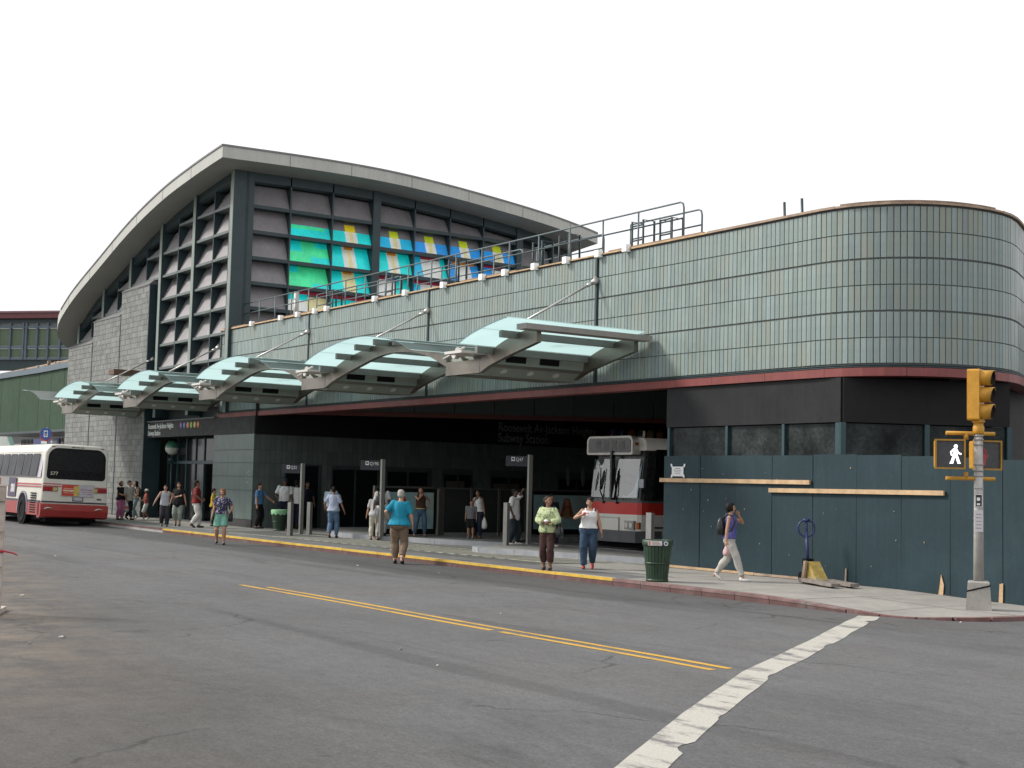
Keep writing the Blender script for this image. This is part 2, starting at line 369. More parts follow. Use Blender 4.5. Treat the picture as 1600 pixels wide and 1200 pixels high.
def slab_field(x0, x1, nx, ylist, m):
    for i in range(nx):
        for y0, y1 in zip(ylist, ylist[1:]):
            a, c = lerp(x0, x1, i / nx) + .008, lerp(x0, x1, (i + 1) / nx) - .008
            yf = lambda x, y0=y0: max(y0 + .008, edge_front(x))
            yb = lambda x, y1=y1: max(y1 - .008, edge_front(x) + .001)
            if c > -12.97: c = -12.97
            if edge_front(a) > y1: continue
            sheet('paving_slab', frange(a, c, 4), yf, yb, 3, CONC, .005 + random.uniform(0, .003), pave)
slab_field(-20.4, -12.95, 5, [16.6, 18.25, 20.05], CONC)
slab_field(-24.6, -20.4, 3, [17.95, 20.05], CONC)
slab_field(-67, -45, 12, [17.9, 20.0], CONC)
sheet('asphalt_strip', frange(-47.5, -20.4, 20), 16.66, lambda x: 17.55 + .0 * x + .16 * math.sin(x * .7) * .3, 1, CONC_D, .004, pave)
sheet('bay_apron', frange(-42.5, -24.7, 30), 17.56, lambda x: 20.2, 4, mat('bay_apron_asphalt', (.088, .09, .084), .85, var=.15, scale=1.2, bump=.3), .0045, pave)
# pavement hatching in front of the bus bays
hb = MB()
def pstrip(b, p, q, wd, z=.0):
    p, q = Vector((*p, 0)), Vector((*q, 0)); d = (q - p).normalized(); n = Vector((-d.y, d.x, 0)) * wd / 2
    k = max(2, int((q - p).length / .9)); 
    for i in range(k):
        a, c = p.lerp(q, i / k), p.lerp(q, (i + 1) / k)
        j0, j1 = (random.uniform(.82, 1.12) for _ in range(2))
        b.quad(*[v + Vector((0, 0, zpave(v.x, v.y) + z)) for v in (a - n * j0, c - n * j1, c + n * j1, a + n * j0)])
near = lambda x: interp([(-41.5, 17.58), (-28.7, 17.9), (-25.0, 18.25)], x)
far_ = lambda x: interp([(-41.5, 19.42), (-31.6, 19.67), (-25.1, 20.05)], x)
pstrip(hb, (-41.5, near(-41.5)), (-25.0, near(-25.0)), .11, .007)
pstrip(hb, (-41.5, far_(-41.5)), (-24.6, far_(-24.6)), .11, .007)
x = -38.6
while x < -25.2:
    y0, y1 = near(x), far_(x + 1.55)
    pstrip(hb, (x, y0 + .08), (x + 1.55, y1 - .08), .13, .007); x += .52
hb.build('hatched_marking', CREAMP, pave, world=False)
# kerb
kerb = thing('kerb', None, None); tag(kerb, kind='structure')
def kerbstones(x0, x1, n, top, low):
    for i in range(n):
        a, c = lerp(x0, x1, i / n) + .006, lerp(x0, x1, (i + 1) / n) - .006; b = MB(); dz = random.uniform(-.004, .004)
        za, zc = zpave(a, 16.55) + .007 + dz, zpave(c, 16.55) + .007 + dz
        def piece(y0, y1, lo, hi, m_): b.add([(a, y0, za * lo), (c, y0, zc * lo), (c, y1, zc * lo), (a, y1, za * lo), (a, y0, za * hi), (c, y0, zc * hi), (c, y1, zc * hi), (a, y1, za * hi)], [(0, 3, 2, 1), (4, 5, 6, 7), (0, 1, 5, 4), (1, 2, 6, 5), (2, 3, 7, 6), (3, 0, 4, 7)], m_)
        piece(16.46, 16.6, 0, .62, 1); piece(16.452, 16.53, .62, 1, 0); piece(16.53, 16.604, .62, 1, 2 if top is KYEL else 0)
        b.build('kerbstone', [top, low, KERBSTEEL], kerb)
kerbstones(-44.3, -20.5, 13, KYEL, KRED); kerbstones(-20.5, -14.75, 7, mat('scuffed_red_kerb_top', (.19, .115, .11), .75, var=.3, scale=3, stain=.8, stain_col=(.27, .255, .24)), KRED); kerbstones(-75, -44.3, 14, KRED, KERBSTEEL)
b = MB()
for (xa, ya), (xb, yb) in zip(EDGE[1:], EDGE[2:]):
    ns = 6
    for i in range(ns):
        p, q = Vector((lerp(xa, xb, i/ns), lerp(ya, yb, i/ns), 0)), Vector((lerp(xa, xb, (i+1)/ns), lerp(ya, yb, (i+1)/ns), 0))
        d = (q - p).normalized(); n = Vector((-d.y, d.x, 0)) * .15; z0 = zpave(p.x, p.y) + .009; z1 = zpave(q.x, q.y) + .009
        b.add([p - n * .95, q - n * .95, q + n * .05, p + n * .05, p - n * .95 + UP * z0, q - n * .95 + UP * z1, q + n * .05 + UP * z1, p + n * .05 + UP * z0],
              [(4, 5, 6, 7), (0, 1, 5, 4), (2, 3, 7, 6), (1, 2, 6, 5), (3, 0, 4, 7)])
b.build('corner_kerb', mat('worn_red_kerb', (.15, .075, .07), .75, var=.35, scale=4, stain=.8, stain_col=(.24, .22, .2)), kerb)
# road markings
b = MB()
for yy in (9.86, 10.10):
    for i in range(40):
        xa, xb = lerp(-22.6, -10.62, i / 40), lerp(-22.6, -10.62, (i + 1) / 40)
        if i < 2 and yy > 10: continue
        if yy < 10 and i in (26,): xb -= .18
        dy = .02 * math.sin(xa * .9); w0, w1 = random.uniform(.045, .056), random.uniform(.045, .056)
        b.quad((xa, yy + dy - w0, .004), (xb, yy + dy - w1, .004), (xb, yy + dy + w1, .004), (xa, yy + dy + w0, .004))
b.build('double_yellow_line', YELLOW, road, world=False)
b = MB(); LF = [(-6.6, 4.9), (-7.23, 5.85), (-8.7, 7.75), (-10.39, 10.06), (-12.2, 12.95), (-13.6, 15.1), (-14.35, 16.3)]
prev = None; nst = 150
for i in range(nst + 1):
    t = i / nst * (len(LF) - 1); k = min(int(t), len(LF) - 2); f = t - k
    p = Vector((*LF[k], 0)).lerp(Vector((*LF[k + 1], 0)), f); d = (Vector((*LF[k + 1], 0)) - Vector((*LF[k], 0))).normalized(); n = Vector((d.y, -d.x, 0))
    nv = noise.noise(Vector((i * .13, 3, 1))); nv2 = noise.noise(Vector((i * .11, 9, 4)))
    wd = .33 + .03 * nv2 - max(0, -nv - .25) * .35
    cur = (p + n * (.012 * nv2), p + n * max(.12, wd))
    if prev: b.quad(prev[0] + UP * .004, prev[1] + UP * .004, cur[1] + UP * .004, cur[0] + UP * .004)
    prev = cur
b.build('stop_line', WHITEP, road, world=False)

# ================================================================ bus terminal (tiled wall, bays, corner drum)
T = thing('terminal_building', 'grey green tiled bus terminal with rounded corner and dark open bus bays', 'building', (-33, 20.25, 0))
YW = 20.25
PATH = [(-49.1, YW), (-18.9, YW)] + [(-18.55, 20.28), (-18.2, 20.36), (-17.85, 20.50), (-17.52, 20.72), (-17.24, 20.99), (-17.0, 21.33), (-16.82, 21.72), (-16.71, 22.15), (-16.66, 22.6), (-16.68, 23.05), (-16.77, 23.45), (-16.93, 23.85), (-17.15, 24.28), (-20.4, 30.5)]
seg = [(Vector((*a, 0)), Vector((*c, 0))) for a, c in zip(PATH, PATH[1:])]
cum = [0.]
for a, c in seg: cum.append(cum[-1] + (c - a).length)
def path_at(s):
    for i, (a, c) in enumerate(seg):
        if s <= cum[i + 1] or i == len(seg) - 1:
            t = (s - cum[i]) / (cum[i + 1] - cum[i]); d = (c - a).normalized()
            return a.lerp(c, t), d, Vector((d.y, -d.x, 0))
ZT = [4.335, 4.845, 5.355, 5.865, 6.375, 6.885, 7.395]
# backing wall follows the path
b = MB()
pl = [Vector((*p, 0)) for p in PATH]
nrm = []
for i, p in enumerate(pl):
    d = (pl[min(i+1, len(pl)-1)] - pl[max(i-1, 0)]).normalized(); nrm.append(Vector((d.y, -d.x, 0)))
outer = [p - n * .02 for p, n in zip(pl, nrm)]; inner = [p - n * .32 for p, n in zip(pl, nrm)]
for i in range(len(pl) - 1):
    b.add([outer[i] + UP*4.27, outer[i+1] + UP*4.27, inner[i+1] + UP*4.27, inner[i] + UP*4.27, outer[i] + UP*7.41, outer[i+1] + UP*7.41, inner[i+1] + UP*7.41, inner[i] + UP*7.41],
          [(0,1,5,4), (1,2,6,5)[:0] or (4,5,6,7), (2,3,7,6), (3,2,1,0)])
wall = b.build('tiled_wall', TILE_BK, T)
JX = [-26.04, -33.9, -41.65]
tile_me = {}
def tile_shape(h):
    tb = MB(); w_ = .0575
    tb.add([(-w_, 0, 0), (w_, 0, 0), (w_, 0, h), (-w_, 0, h), (-w_ + .006, -.02, .006), (w_ - .006, -.02, .006), (w_ - .006, -.02, h - .006), (-w_ + .006, -.02, h - .006)],
           [(4, 5, 6, 7), (0, 1, 5, 4), (1, 2, 6, 5), (2, 3, 7, 6), (3, 0, 4, 7)])
    return tb
field = MB(); npart = 0
s = .07
TOTAL = cum[-1]; base_tile = None
while s < TOTAL - .1:
    p, d, n = path_at(s)
    if not any(abs(p.x - j) < .085 for j in JX) or p.y > YW + .01:
        for r in range(6):
            z0 = ZT[r] + (.016 if r % 2 == 0 else .005); h = ZT[r + 1] - z0 - (.016 if r % 2 == 1 else .005)
            near_part = p.x > -20.3 and p.y < 24.2 and npart < 300
            ang = math.atan2(d.y, d.x); off = random.uniform(-.0025, .0025)
            if near_part:
                key = round(h, 3)
                if key not in tile_me:
                    tile_me[key] = tile_shape(h).mesh('tile'); tile_me[key].materials.append(TILE)
                o = bpy.data.objects.new('tile', tile_me[key]); COL.objects.link(o); o.parent = wall
                o.location = Vector((p.x, p.y, z0)) + n * (-.0195 + off) - T.location; o.rotation_euler = (0, 0, ang); npart += 1
            else:
                Mx = Matrix.Translation(Vector((p.x, p.y, z0)) + n * (-.0195 + off)) @ Matrix.Rotation(ang, 4, 'Z')
                tb = tile_shape(h); field.add([Mx @ v for v in tb.v], tb.f)
    s += .125
tag(field.build('tile_field', TILE, wall), kind='stuff')
for jx in JX:
    b = MB(); b.box(jx - .035, jx + .035, 20.215, 20.24, 4.3, 7.41); b.build('wall_joint', STEEL_G, wall)
b = MB(); b.box(-49.13, -49.09, 20.2, 20.6, 4.3, 7.45); b.build('wall_end', STEEL_G2, wall)
# horizontal ledges at the foot of the tiles and red enamel strip
def band(name, z0, z1, out, back, s0, s1, m, parent=T, gap=.004):
    k = max(1, int((s1 - s0) / .35)); ring = []
    for i in range(k + 1):
        p, d, n = path_at(lerp(s0 + gap, s1 - gap, i / k)); ring.append([p + n*out + UP*z0, p + n*out + UP*z1, p - n*back + UP*z1, p - n*back + UP*z0])
    b = MB(); b.rings(ring, sm=False); return b.build(name, m, parent)
s = 0.
while s < TOTAL - .2:
    e = min(s + 1.6, TOTAL - .05); band('red_trim', 4.10, 4.262, .065, .3, s, e, REDP); s = e
band('ledge', 4.275, 4.295, .05, .05, 0, TOTAL, STEEL_G); band('ledge', 4.312, 4.326, .03, .05, 0, TOTAL, STEEL_G)
# raw timber coping, in lengths
s = 0.
k = 0
while s < TOTAL - .3:
    e = min(s + random.choice([2.4, 3.0, 3.6]), TOTAL - .05); dz = random.uniform(-.012, .014)
    band('coping_board', 7.415, 7.455 + dz, .05, .3, s, e, WOOD if s < 27 else WOODOLD); 
    if k % 2 == 0: band('coping_board', 7.458 + dz, 7.495 + dz, .02, .25, s + .1, e - .2, mat('grey_brown_timber', (.25, .17, .11), .75, var=.25, scale=4))
    s = e; k += 1
# floodlight boxes clipped over the parapet
for x in (-46.4, -44.7, -44.0, -42.3, -41.1, -40.2, -38.3, -37.1, -36.2, -33.0, -32.0, -30.2, -29.0, -27.2, -25.75, -24.8):
    pass
FL = [(389,504),(433,496),(462,492),(490,486),(510,483),(578,470),(629,460),(690,448),(750,435),(783,429),(829,419),(880,409),(932,400),(975,391)]
FLX = [-46.2, -43.75, -42.4, -41.1, -40.25, -37.0, -35.15, -33.0, -31.0, -29.9, -28.55, -27.2, -25.9, -24.85]
for i, x in enumerate(FLX):
    b = MB(); b.box(x - .08, x + .08, 20.10, 20.24, 7.36, 7.53, 0); b.box(x - .03, x + .03, 20.24, 20.3, 7.42, 7.48, 1)
    b.build('parapet_light', [mat('white_lamp_box', (.92, .92, .91), .5, var=.04), STEEL_G], T)
# flat roof behind the parapet
b = MB(); b.prism([(-48.3, 20.55, 0), (-19, 20.55, 0), (-17.6, 21.5, 0), (-17.1, 23, 0), (-20.7, 30.4, 0), (-20.7, 44, 0), (-48.3, 44, 0)], (0, 0, .25))
for v in b.v: v.z += 6.75
b.build('flat_roof', mat('roof_membrane', (.2, .2, .2), .9), T)
for px in (-20.45, -19.95):
    b = MB(); b.tube([(px, 20.9, 7.0), (px - .04, 20.9, 7.95)], .03, 6); b.build('vent_pipe', STEEL_G, T)

# ---- dark sign band and storefront under the drum
b = MB(); b.box(-23.42, -18.32, 20.26, 20.5, 3.22, 4.085); b.build('sign_band', DARKP, T)
A = Vector((-18.25, 20.27, 0)); B_ = Vector((-16.75, 23.35, 0)); dd = (B_ - A).normalized(); nn = Vector((dd.y, -dd.x, 0))
b = MB(); b.obox(A + UP*3.22, (B_ - A), -nn * .2, UP * .865); b.build('sign_band', mat('black_panel', (.017, .017, .018), .5, var=.12, spec=.14), T)
def pane(p, q, z0, z1, m, name='window_pane', th=.02):
    p, q = Vector(p), Vector(q); d = (q - p); n = Vector((d.y, -d.x, 0)).normalized()
    b = MB(); b.obox(p + UP*z0, d, -n * th, UP * (z1 - z0)); return b.build(name, m, T)
mx = [-23.36, -21.5, -19.85, -18.3]
STG = mat('storefront_glass', (.026, .032, .032), .12, var=.75, scale=1.6, spec=.10)
for a, c in zip(mx, mx[1:]): pane((a + .04, 20.34, 0), (c - .04, 20.34, 0), .3, 3.2, STG)
for i in range(2): pane(A.lerp(B_, i/2 + .02) - nn*.06, A.lerp(B_, (i+1)/2 - .02) - nn*.06, .3, 3.2, STG)
TEAL = mat('teal_window_frame', (.022, .055, .064), .4, var=.1)
for x in mx[:-1]: 
    b = MB(); b.box(x - .035, x + .035, 20.27, 20.42, .1, 3.215); b.build('mullion', TEAL, T)
b = MB(); b.box(-18.46, -18.3, 20.27, 20.42, .1, 3.215); b.build('mullion', TEAL, T)
for i in range(3):
    p = A.lerp(B_, i / 2); b = MB(); b.obox(p - dd*.05 + UP*.1, dd * .1, -nn * .14, UP * 3.115); b.build('mullion', TEAL, T)
b = MB(); b.box(-23.4, -18.3, 22.4, 22.5, .13, 4.2); b.box(-23.46, -23.36, 20.5, 40, .13, 4.2); b.box(-18.3, -17.2, 23.4, 23.5, .13, 4.2)
b.build('inner_partition', mat('shop_interior', (.035, .035, .035), .8, var=.3, scale=1), T)

# ---- entrance sign band, pillar and bay interior
b = MB(); b.box(-56.4, -45.46, 20.1, 20.5, 3.47, 4.10); b.build('sign_band', DARKP, T)
b = MB(); b.box(-56.4, -49.1, 20.06, 20.5, 4.104, 4.15); b.build('sign_edge', STEEL_G2, T)
PIL = mat('green_grey_cladding', (.135, .175, .165), .45, var=.10, scale=1.5, streak=.15)
PILS = mat('bay_side_cladding', (.10, .13, .122), .5, var=.12, scale=1.5, streak=.15)
zs = [.40, 1.44, 1.935, 2.42, 2.89, 3.465]
pc = MB(); pc.box(-49.15, -45.46, 20.13, 20.6, .1, 3.46); pcol = pc.build('pillar', TILE_BK, T)
for z0, z1 in zip(zs, zs[1:]):
    b = MB(); b.box(-49.15, -45.47, 20.105, 20.13, z0 + .008, z1 - .008); b.build('cladding_panel', PIL, pcol)
b = MB(); b.box(-49.16, -45.45, 20.09, 20.13, .1, .395); b.build('plinth', mat('dark_plinth', (.05, .047, .05), .6), pcol)
for p_ in [(-46.0, 2.05), (-45.85, 2.1), (-46.05, 1.9), (-45.9, 1.72), (-46.02, 1.7), (-45.8, 1.95)]:
    b = MB(); b.box(p_[0], p_[0] + .05, 20.098, 20.105, p_[1], p_[1] + .03); b.build('chip_mark', DULL, pcol)
# side wall of the bay: dark tiles, facing the buses, with a sign band, doors and windows
SX = -45.46
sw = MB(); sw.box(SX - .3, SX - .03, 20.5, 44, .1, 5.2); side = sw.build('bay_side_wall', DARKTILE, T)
b = MB()
openings = [(21.32, 22.75, 2.42), (23.2, 25.2, 2.32), (25.5, 27.4, 2.3), (28.0, 29.4, 2.25), (30.2, 32.0, 2.2), (33.5, 35.5, 2.2)]
y = 20.14
while y < 40:
    for z0, z1 in [(.13, .75), (.75, 1.35), (1.35, 1.93), (1.93, 2.42), (2.42, 2.89), (2.89, 3.44)]:
        if not any(a - .05 < y + .1 < c + .05 and z0 < top - .1 for a, c, top in openings):
            b.box(SX - .03, SX + random.uniform(0, .004), y + .006, y + .2, z0 + .006, z1 - .006)
    y += .206
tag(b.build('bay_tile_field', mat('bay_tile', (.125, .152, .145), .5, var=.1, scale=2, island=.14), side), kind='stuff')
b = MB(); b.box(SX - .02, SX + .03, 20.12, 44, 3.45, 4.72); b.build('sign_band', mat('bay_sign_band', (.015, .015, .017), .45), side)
for i, (a, c, top) in enumerate(openings):
    b = MB(); b.box(SX - .10, SX - .02, a, c, .13, top, 0); b.box(SX - .02, SX + .02, a, a + .06, .13, top, 1); b.box(SX - .02, SX + .02, c - .06, c, .13, top, 1); b.box(SX - .02, SX + .02, a + .06, c - .06, top - .06, top, 1)
    b.box(SX - .02, SX + .015, (a + c)/2 - .03, (a + c)/2 + .03, .13, top - .06, 1)
    b.build('doorway', [DGLASS, mat('dark_door_frame', (.05, .07, .07), .45)], side)
    if i in (3, 4): 
        b = MB(); b.box(SX - .02, SX, a + .15, c - .4, .5, top - .3); b.build('window_blind', mat('brown_blind', (.10, .085, .07), .8), side)
BAYTXT = mat('faded_lettering', (.42, .42, .43), .5, var=0)
text('Roosevelt Av-Jackson Heights', .52, BAYTXT, side, (SX + .035, 30.5, 3.98), FACE_E, sx=.78)
text('Subway Station', .52, BAYTXT, side, (SX + .035, 30.5, 3.56), FACE_E, sx=.78)
for i, (t, c) in enumerate([('7', (.20, .05, .25)), ('E', (.03, .10, .45)), ('F', (.65, .22, .03)), ('G', (.2, .45, .06)), ('R', (.7, .5, .04)), ('V', (.65, .22, .03))]):
    m_ = mat('route_disc_%s' % t, c, .5, var=0)
    b = MB(); yy = 36.3 + i * .52; b.disc((SX + .03, yy, 4.15), (1, 0, 0), .2, 16, th=.012); d_ = b.build('route_bullet', m_, side)
    text(t, .26, LETTER, d_, (SX + .044, yy - .08, 4.05), FACE_E, name='route_letter')
    xx = -52.55 + i * .36
    b = MB(); b.disc((xx, 20.1, 3.90), (0, -1, 0), .125, 16, th=.012); d_ = b.build('route_bullet', m_, T)
    text(t, .19, LETTER, d_, (xx - .06, 20.084, 3.835), FACE_S, name='route_letter')
text('Roosevelt Av-Jackson Heights', .30, LETTER, T, (-56.3, 20.095, 3.83), FACE_S, sx=.80, font_bold=.004)
text('Subway Station', .30, LETTER, T, (-56.3, 20.095, 3.55), FACE_S, sx=.80, font_bold=.004)
# ceilings: high in front of a slanting fascia, low behind it
D0, D1 = Vector((-44.6, 18.6, 0)), Vector((-31.2, 39.0, 0)); D0 = D0 + (D1 - D0) * ((20.6 - D0.y) / (D1.y - D0.y)); dl = (D1 - D0); dn = Vector((dl.y, -dl.x, 0)).normalized()
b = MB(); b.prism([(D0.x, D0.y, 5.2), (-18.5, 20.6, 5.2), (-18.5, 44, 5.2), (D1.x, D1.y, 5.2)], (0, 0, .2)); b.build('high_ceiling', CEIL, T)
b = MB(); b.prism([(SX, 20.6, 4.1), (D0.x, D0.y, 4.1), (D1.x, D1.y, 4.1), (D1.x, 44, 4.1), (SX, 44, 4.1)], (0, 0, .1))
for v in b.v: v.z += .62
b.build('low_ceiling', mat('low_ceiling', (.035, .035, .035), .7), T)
npn = 16
for i in range(npn):
    p, q = D0 + dl * (i / npn + .0006), D0 + dl * ((i + 1) / npn - .0006)
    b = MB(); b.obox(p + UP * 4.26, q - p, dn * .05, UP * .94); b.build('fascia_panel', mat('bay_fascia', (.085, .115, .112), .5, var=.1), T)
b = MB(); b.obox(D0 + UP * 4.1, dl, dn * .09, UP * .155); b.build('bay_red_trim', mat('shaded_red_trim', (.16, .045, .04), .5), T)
for zz, k in ((4.95, 0), (4.72, 1)):
    b = MB(); b.tube([(-34 + 2*k, 23 + k, zz), (-19.5, 30 + k, zz)], .05, 8); b.build('ceiling_pipe', mat('pale_pipe', (.3, .3, .29), .5), T)
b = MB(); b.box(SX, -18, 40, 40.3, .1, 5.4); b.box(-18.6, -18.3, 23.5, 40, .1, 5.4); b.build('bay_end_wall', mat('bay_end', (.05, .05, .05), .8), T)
b = MB(); b.box(-48.2, -45.8, 36.0, 44, .1, 6.7); b.build('rear_block', STONE_BK, T)
# ---- station entrance doors between pier and pillar
b = MB(); b.box(-56.4, -49.15, 23.2, 23.4, .1, 5.3); b.box(-56.4, -49.15, 20.5, 23.2, 4.6, 4.8); b.build('lobby_wall', mat('dark_lobby', (.035, .038, .038), .7, var=.3), T)
DRF = mat('teal_door_frame', (.03, .065, .075), .4)
fr_ = MB()
for x in (-56.3, -55.2, -54.2, -53.2, -52.3, -51.2, -50.2, -49.3): fr_.box(x - .04, x + .04, 21.0, 21.1, .13, 3.46)
fr_.box(-56.34, -49.26, 20.99, 21.11, 2.4, 2.52); fr_.build('door_frame', DRF, T)
for i, x in enumerate((-56.3, -55.2, -54.2, -53.2, -52.3, -51.2, -50.2)):
    x1 = (-56.3, -55.2, -54.2, -53.2, -52.3, -51.2, -50.2, -49.3)[i + 1]
    b = MB(); b.box(x + .045, x1 - .045, 21.04, 21.06, 2.53, 3.45); b.build('window_pane', DGLASS, T)
    if i != 4:
        b = MB(); b.box(x + .045, x1 - .045, 21.04, 21.06, .18, 2.39); dr = b.build('door', DGLASS if i < 5 else mat('blue_door_glass', (.03, .06, .10), .1), T)
        b = MB(); b.tube([(x1 - .15, 20.98, .9), (x1 - .15, 20.98, 1.35)], .015, 6); b.build('handle', CHROME, dr)
b = MB(); b.box(-56.38, -49.2, 21.2, 23, 3.0, 3.1); b.box(-55.1, -54.0, 22.9, 23.1, 2.6, 3.4); b.build('lobby_sign', mat('lobby_pale', (.25, .25, .24), .6), T)
# ================================================================ station hall: curved roof, post and beam grid, glass art wall, stone piers
H = thing('station_hall', 'tall station hall with curved overhanging metal roof and grid of grey and coloured glass panels', 'building', (-57, 28, 0))
FT = [(-69.2, 8.25), (-68, 8.80), (-66.4, 9.62), (-64.48, 10.42), (-60.86, 11.48), (-56.77, 12.61), (-53.05, 13.36), (-49.67, 13.77), (-47, 14.0)]
GT = [(19.1, 0), (23, .09), (26, .07), (28.94, -.11), (32.1, -.42), (34.1, -.67), (35.84, -.97), (36.9, -1.2)]
def rtop(x, y): return smooth_tab(FT, x) + smooth_tab(GT, y)
TH = .46
def rfront(x):
    if x > -66.2: return 19.1
    t = clamp((-66.2 - x) / 2.9); return 19.1 + 2.6 * (1 - math.sqrt(max(0, 1 - t * t)))
xs = frange(-46.95, -66.2, 44) + [-66.7, -67.2, -67.7, -68.1, -68.45, -68.75, -68.95, -69.08]
grid = [[(x, lerp(rfront(x), 36.5, j / 30)) for j in range(31)] for x in xs]
def roof_mesh(dz0, dz1, m, name):
    b = MB(); n = len(xs)
    top = [[Vector((x, y, rtop(x, y) + dz1)) for x, y in r] for r in grid]; bot = [[Vector((x, y, rtop(x, y) + dz0)) for x, y in r] for r in grid]
    for i in range(n - 1):
        for j in range(30):
            b.add([top[i][j], top[i+1][j], top[i+1][j+1], top[i][j+1]], [(0, 1, 2, 3)], 0, True); b.add([bot[i][j], bot[i][j+1], bot[i+1][j+1], bot[i+1][j]], [(0, 1, 2, 3)], 1, True)
        b.quad(bot[i][0], bot[i+1][0], top[i+1][0], top[i][0], 2); b.quad(bot[i][30], top[i][30], top[i+1][30], bot[i+1][30], 2)
    for j in range(30):
        b.quad(bot[0][j], top[0][j], top[0][j+1], bot[0][j+1], 2); b.quad(bot[-1][j], bot[-1][j+1], top[-1][j+1], top[-1][j], 2)
    return b.build(name, m, H)
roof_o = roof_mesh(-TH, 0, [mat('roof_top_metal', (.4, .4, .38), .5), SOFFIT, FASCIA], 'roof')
# thin drip edge standing proud of the fascia, in lengths
def edge_strip(pts, outv, m, name, z0, z1):
    b = MB(); b.rings([[p + outv*0 + UP*z0, p + outv*.03 + UP*z0, p + outv*.03 + UP*z1, p + UP*z1] for p in pts], sm=False); return b.build(name, m, roof_o)
ef = [Vector((x, 19.1, rtop(x, 19.1))) for x in frange(-46.95, -66.2, 40)]
er = [Vector((-46.95, y, rtop(-46.95, y))) for y in frange(19.1, 36.5, 40)]
EDG = mat('roof_edge_grey', (.17, .175, .17), .5)  # dark grey of the drip edges and fascia joints
edge_strip(ef, Vector((0, -1, 0)), EDG, 'drip_edge', -.03, .035); edge_strip(er, Vector((1, 0, 0)), EDG, 'drip_edge', -.03, .035)
for y in (21.8, 24.4, 27.1, 29.8, 32.5, 35.0):
    b = MB(); z = rtop(-46.95, y); b.box(-46.955, -46.944, y - .012, y + .012, z - TH + .005, z - .04); b.build('fascia_joint', EDG, roof_o)
for x in (-50, -53, -56, -59, -62, -65):
    b = MB(); z = rtop(x, 19.1); b.box(x - .012, x + .012, 19.094, 19.105, z - TH + .02, z - .05); b.build('fascia_joint', EDG, roof_o)
def sof(x, y): return rtop(x, y) - TH
# ---- street side
YP = 20.12; XP = [-48.32, -52.05, -55.72, -59.45, -63.05, -66.6]
POSTF = mat('post_lit_face', (.20, .245, .22), .45, var=.1, streak=.12)  # light falling on the street side is put into this paler colour
for i, x in enumerate(XP):
    wd = .24; b = MB(); z1 = sof(x, 20.3) + .02
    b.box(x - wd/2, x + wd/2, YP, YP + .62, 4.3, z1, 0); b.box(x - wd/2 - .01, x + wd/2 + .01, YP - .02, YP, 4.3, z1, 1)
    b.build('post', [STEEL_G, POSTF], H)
ROWZ = [12.15 - .968 * k for k in range(8)]
BK = mat('hall_dark_backing', (.03, .034, .036), .7)
for i in range(5):
    xr, xl = XP[i] - .12, XP[i + 1] + .12; xm = (xr + xl) / 2
    zb = 4.9 if i < 2 else [0, 0, 9.9, 8.9, 7.9][i]
    # arched head beam under the soffit
    rg = []
    for k in range(9):
        x = lerp(xl, xr, k / 8); z = sof(x, 20.3); rg.append([(x, YP + .08, z - .02), (x, YP + .5, z - .02), (x, YP + .5, z - .34), (x, YP + .2, z - .40), (x, YP + .08, z - .34)])
    b = MB(); b.rings(rg, sm=False); b.build('head_beam', STEEL_G, H)
    for a, c in ((xl, xm - .03), (xm + .03, xr)):
        zt_l, zt_r = sof(a, 20.3) - .40, sof(c, 20.3) - .40
        rows = [z for z in ROWZ if z < min(zt_l, zt_r) - .15 and z > zb - .5]
        tops = None; zhi = None
        for z in [None] + rows:
            # panel between this beam and the next one up
            if z is not None:
                lowz = z + .05
            nxt = rows[0] if z is None else (rows[rows.index(z) + 1] if rows.index(z) + 1 < len(rows) else zb)
            tl, tr = (zt_l, zt_r) if z is None else (z - .05, z - .05)
            bz = nxt + .05
            if tl - bz < .05 and tr - bz < .05: continue
            yb, yt = YP + .12, YP + .52
            b = MB(); b.add([(a, yb, bz), (c, yb, bz), (c, yt, max(tr, bz)), (a, yt, max(tl, bz)), (a, yb + .02, bz), (c, yb + .02, bz), (c, yt + .02, max(tr, bz)), (a, yt + .02, max(tl, bz))],
                            [(0, 1, 2, 3), (7, 6, 5, 4), (0, 4, 5, 1), (2, 6, 7, 3)])
            b.build('glass_panel', PANELG, H)
        for z in rows:
            b = MB(); b.add([(a, YP + .05, z - .05), (c, YP + .05, z - .05), (c, YP + .05, z + .05), (a, YP + .05, z + .05), (a, YP + .56, z - .05), (c, YP + .56, z - .05), (c, YP + .56, z + .05), (a, YP + .56, z + .05)],
                           [(0, 1, 2, 3), (3, 2, 6, 7), (1, 0, 4, 5), (0, 3, 7, 4), (2, 1, 5, 6)]); b.build('beam', STEEL_G2, H)
    b = MB(); b.box(xm - .03, xm + .03, YP + .06, YP + .56, zb, sof(xm, 20.3) - .38); b.build('fin', STEEL_G, H)
    b = MB(); b.add([(xl, YP + .6, zb - 1), (xr, YP + .6, zb - 1), (xr, YP + .6, sof(xr, 20.3)), (xl, YP + .6, sof(xl, 20.3))], [(0, 1, 2, 3)]); b.build('backing', BK, H)
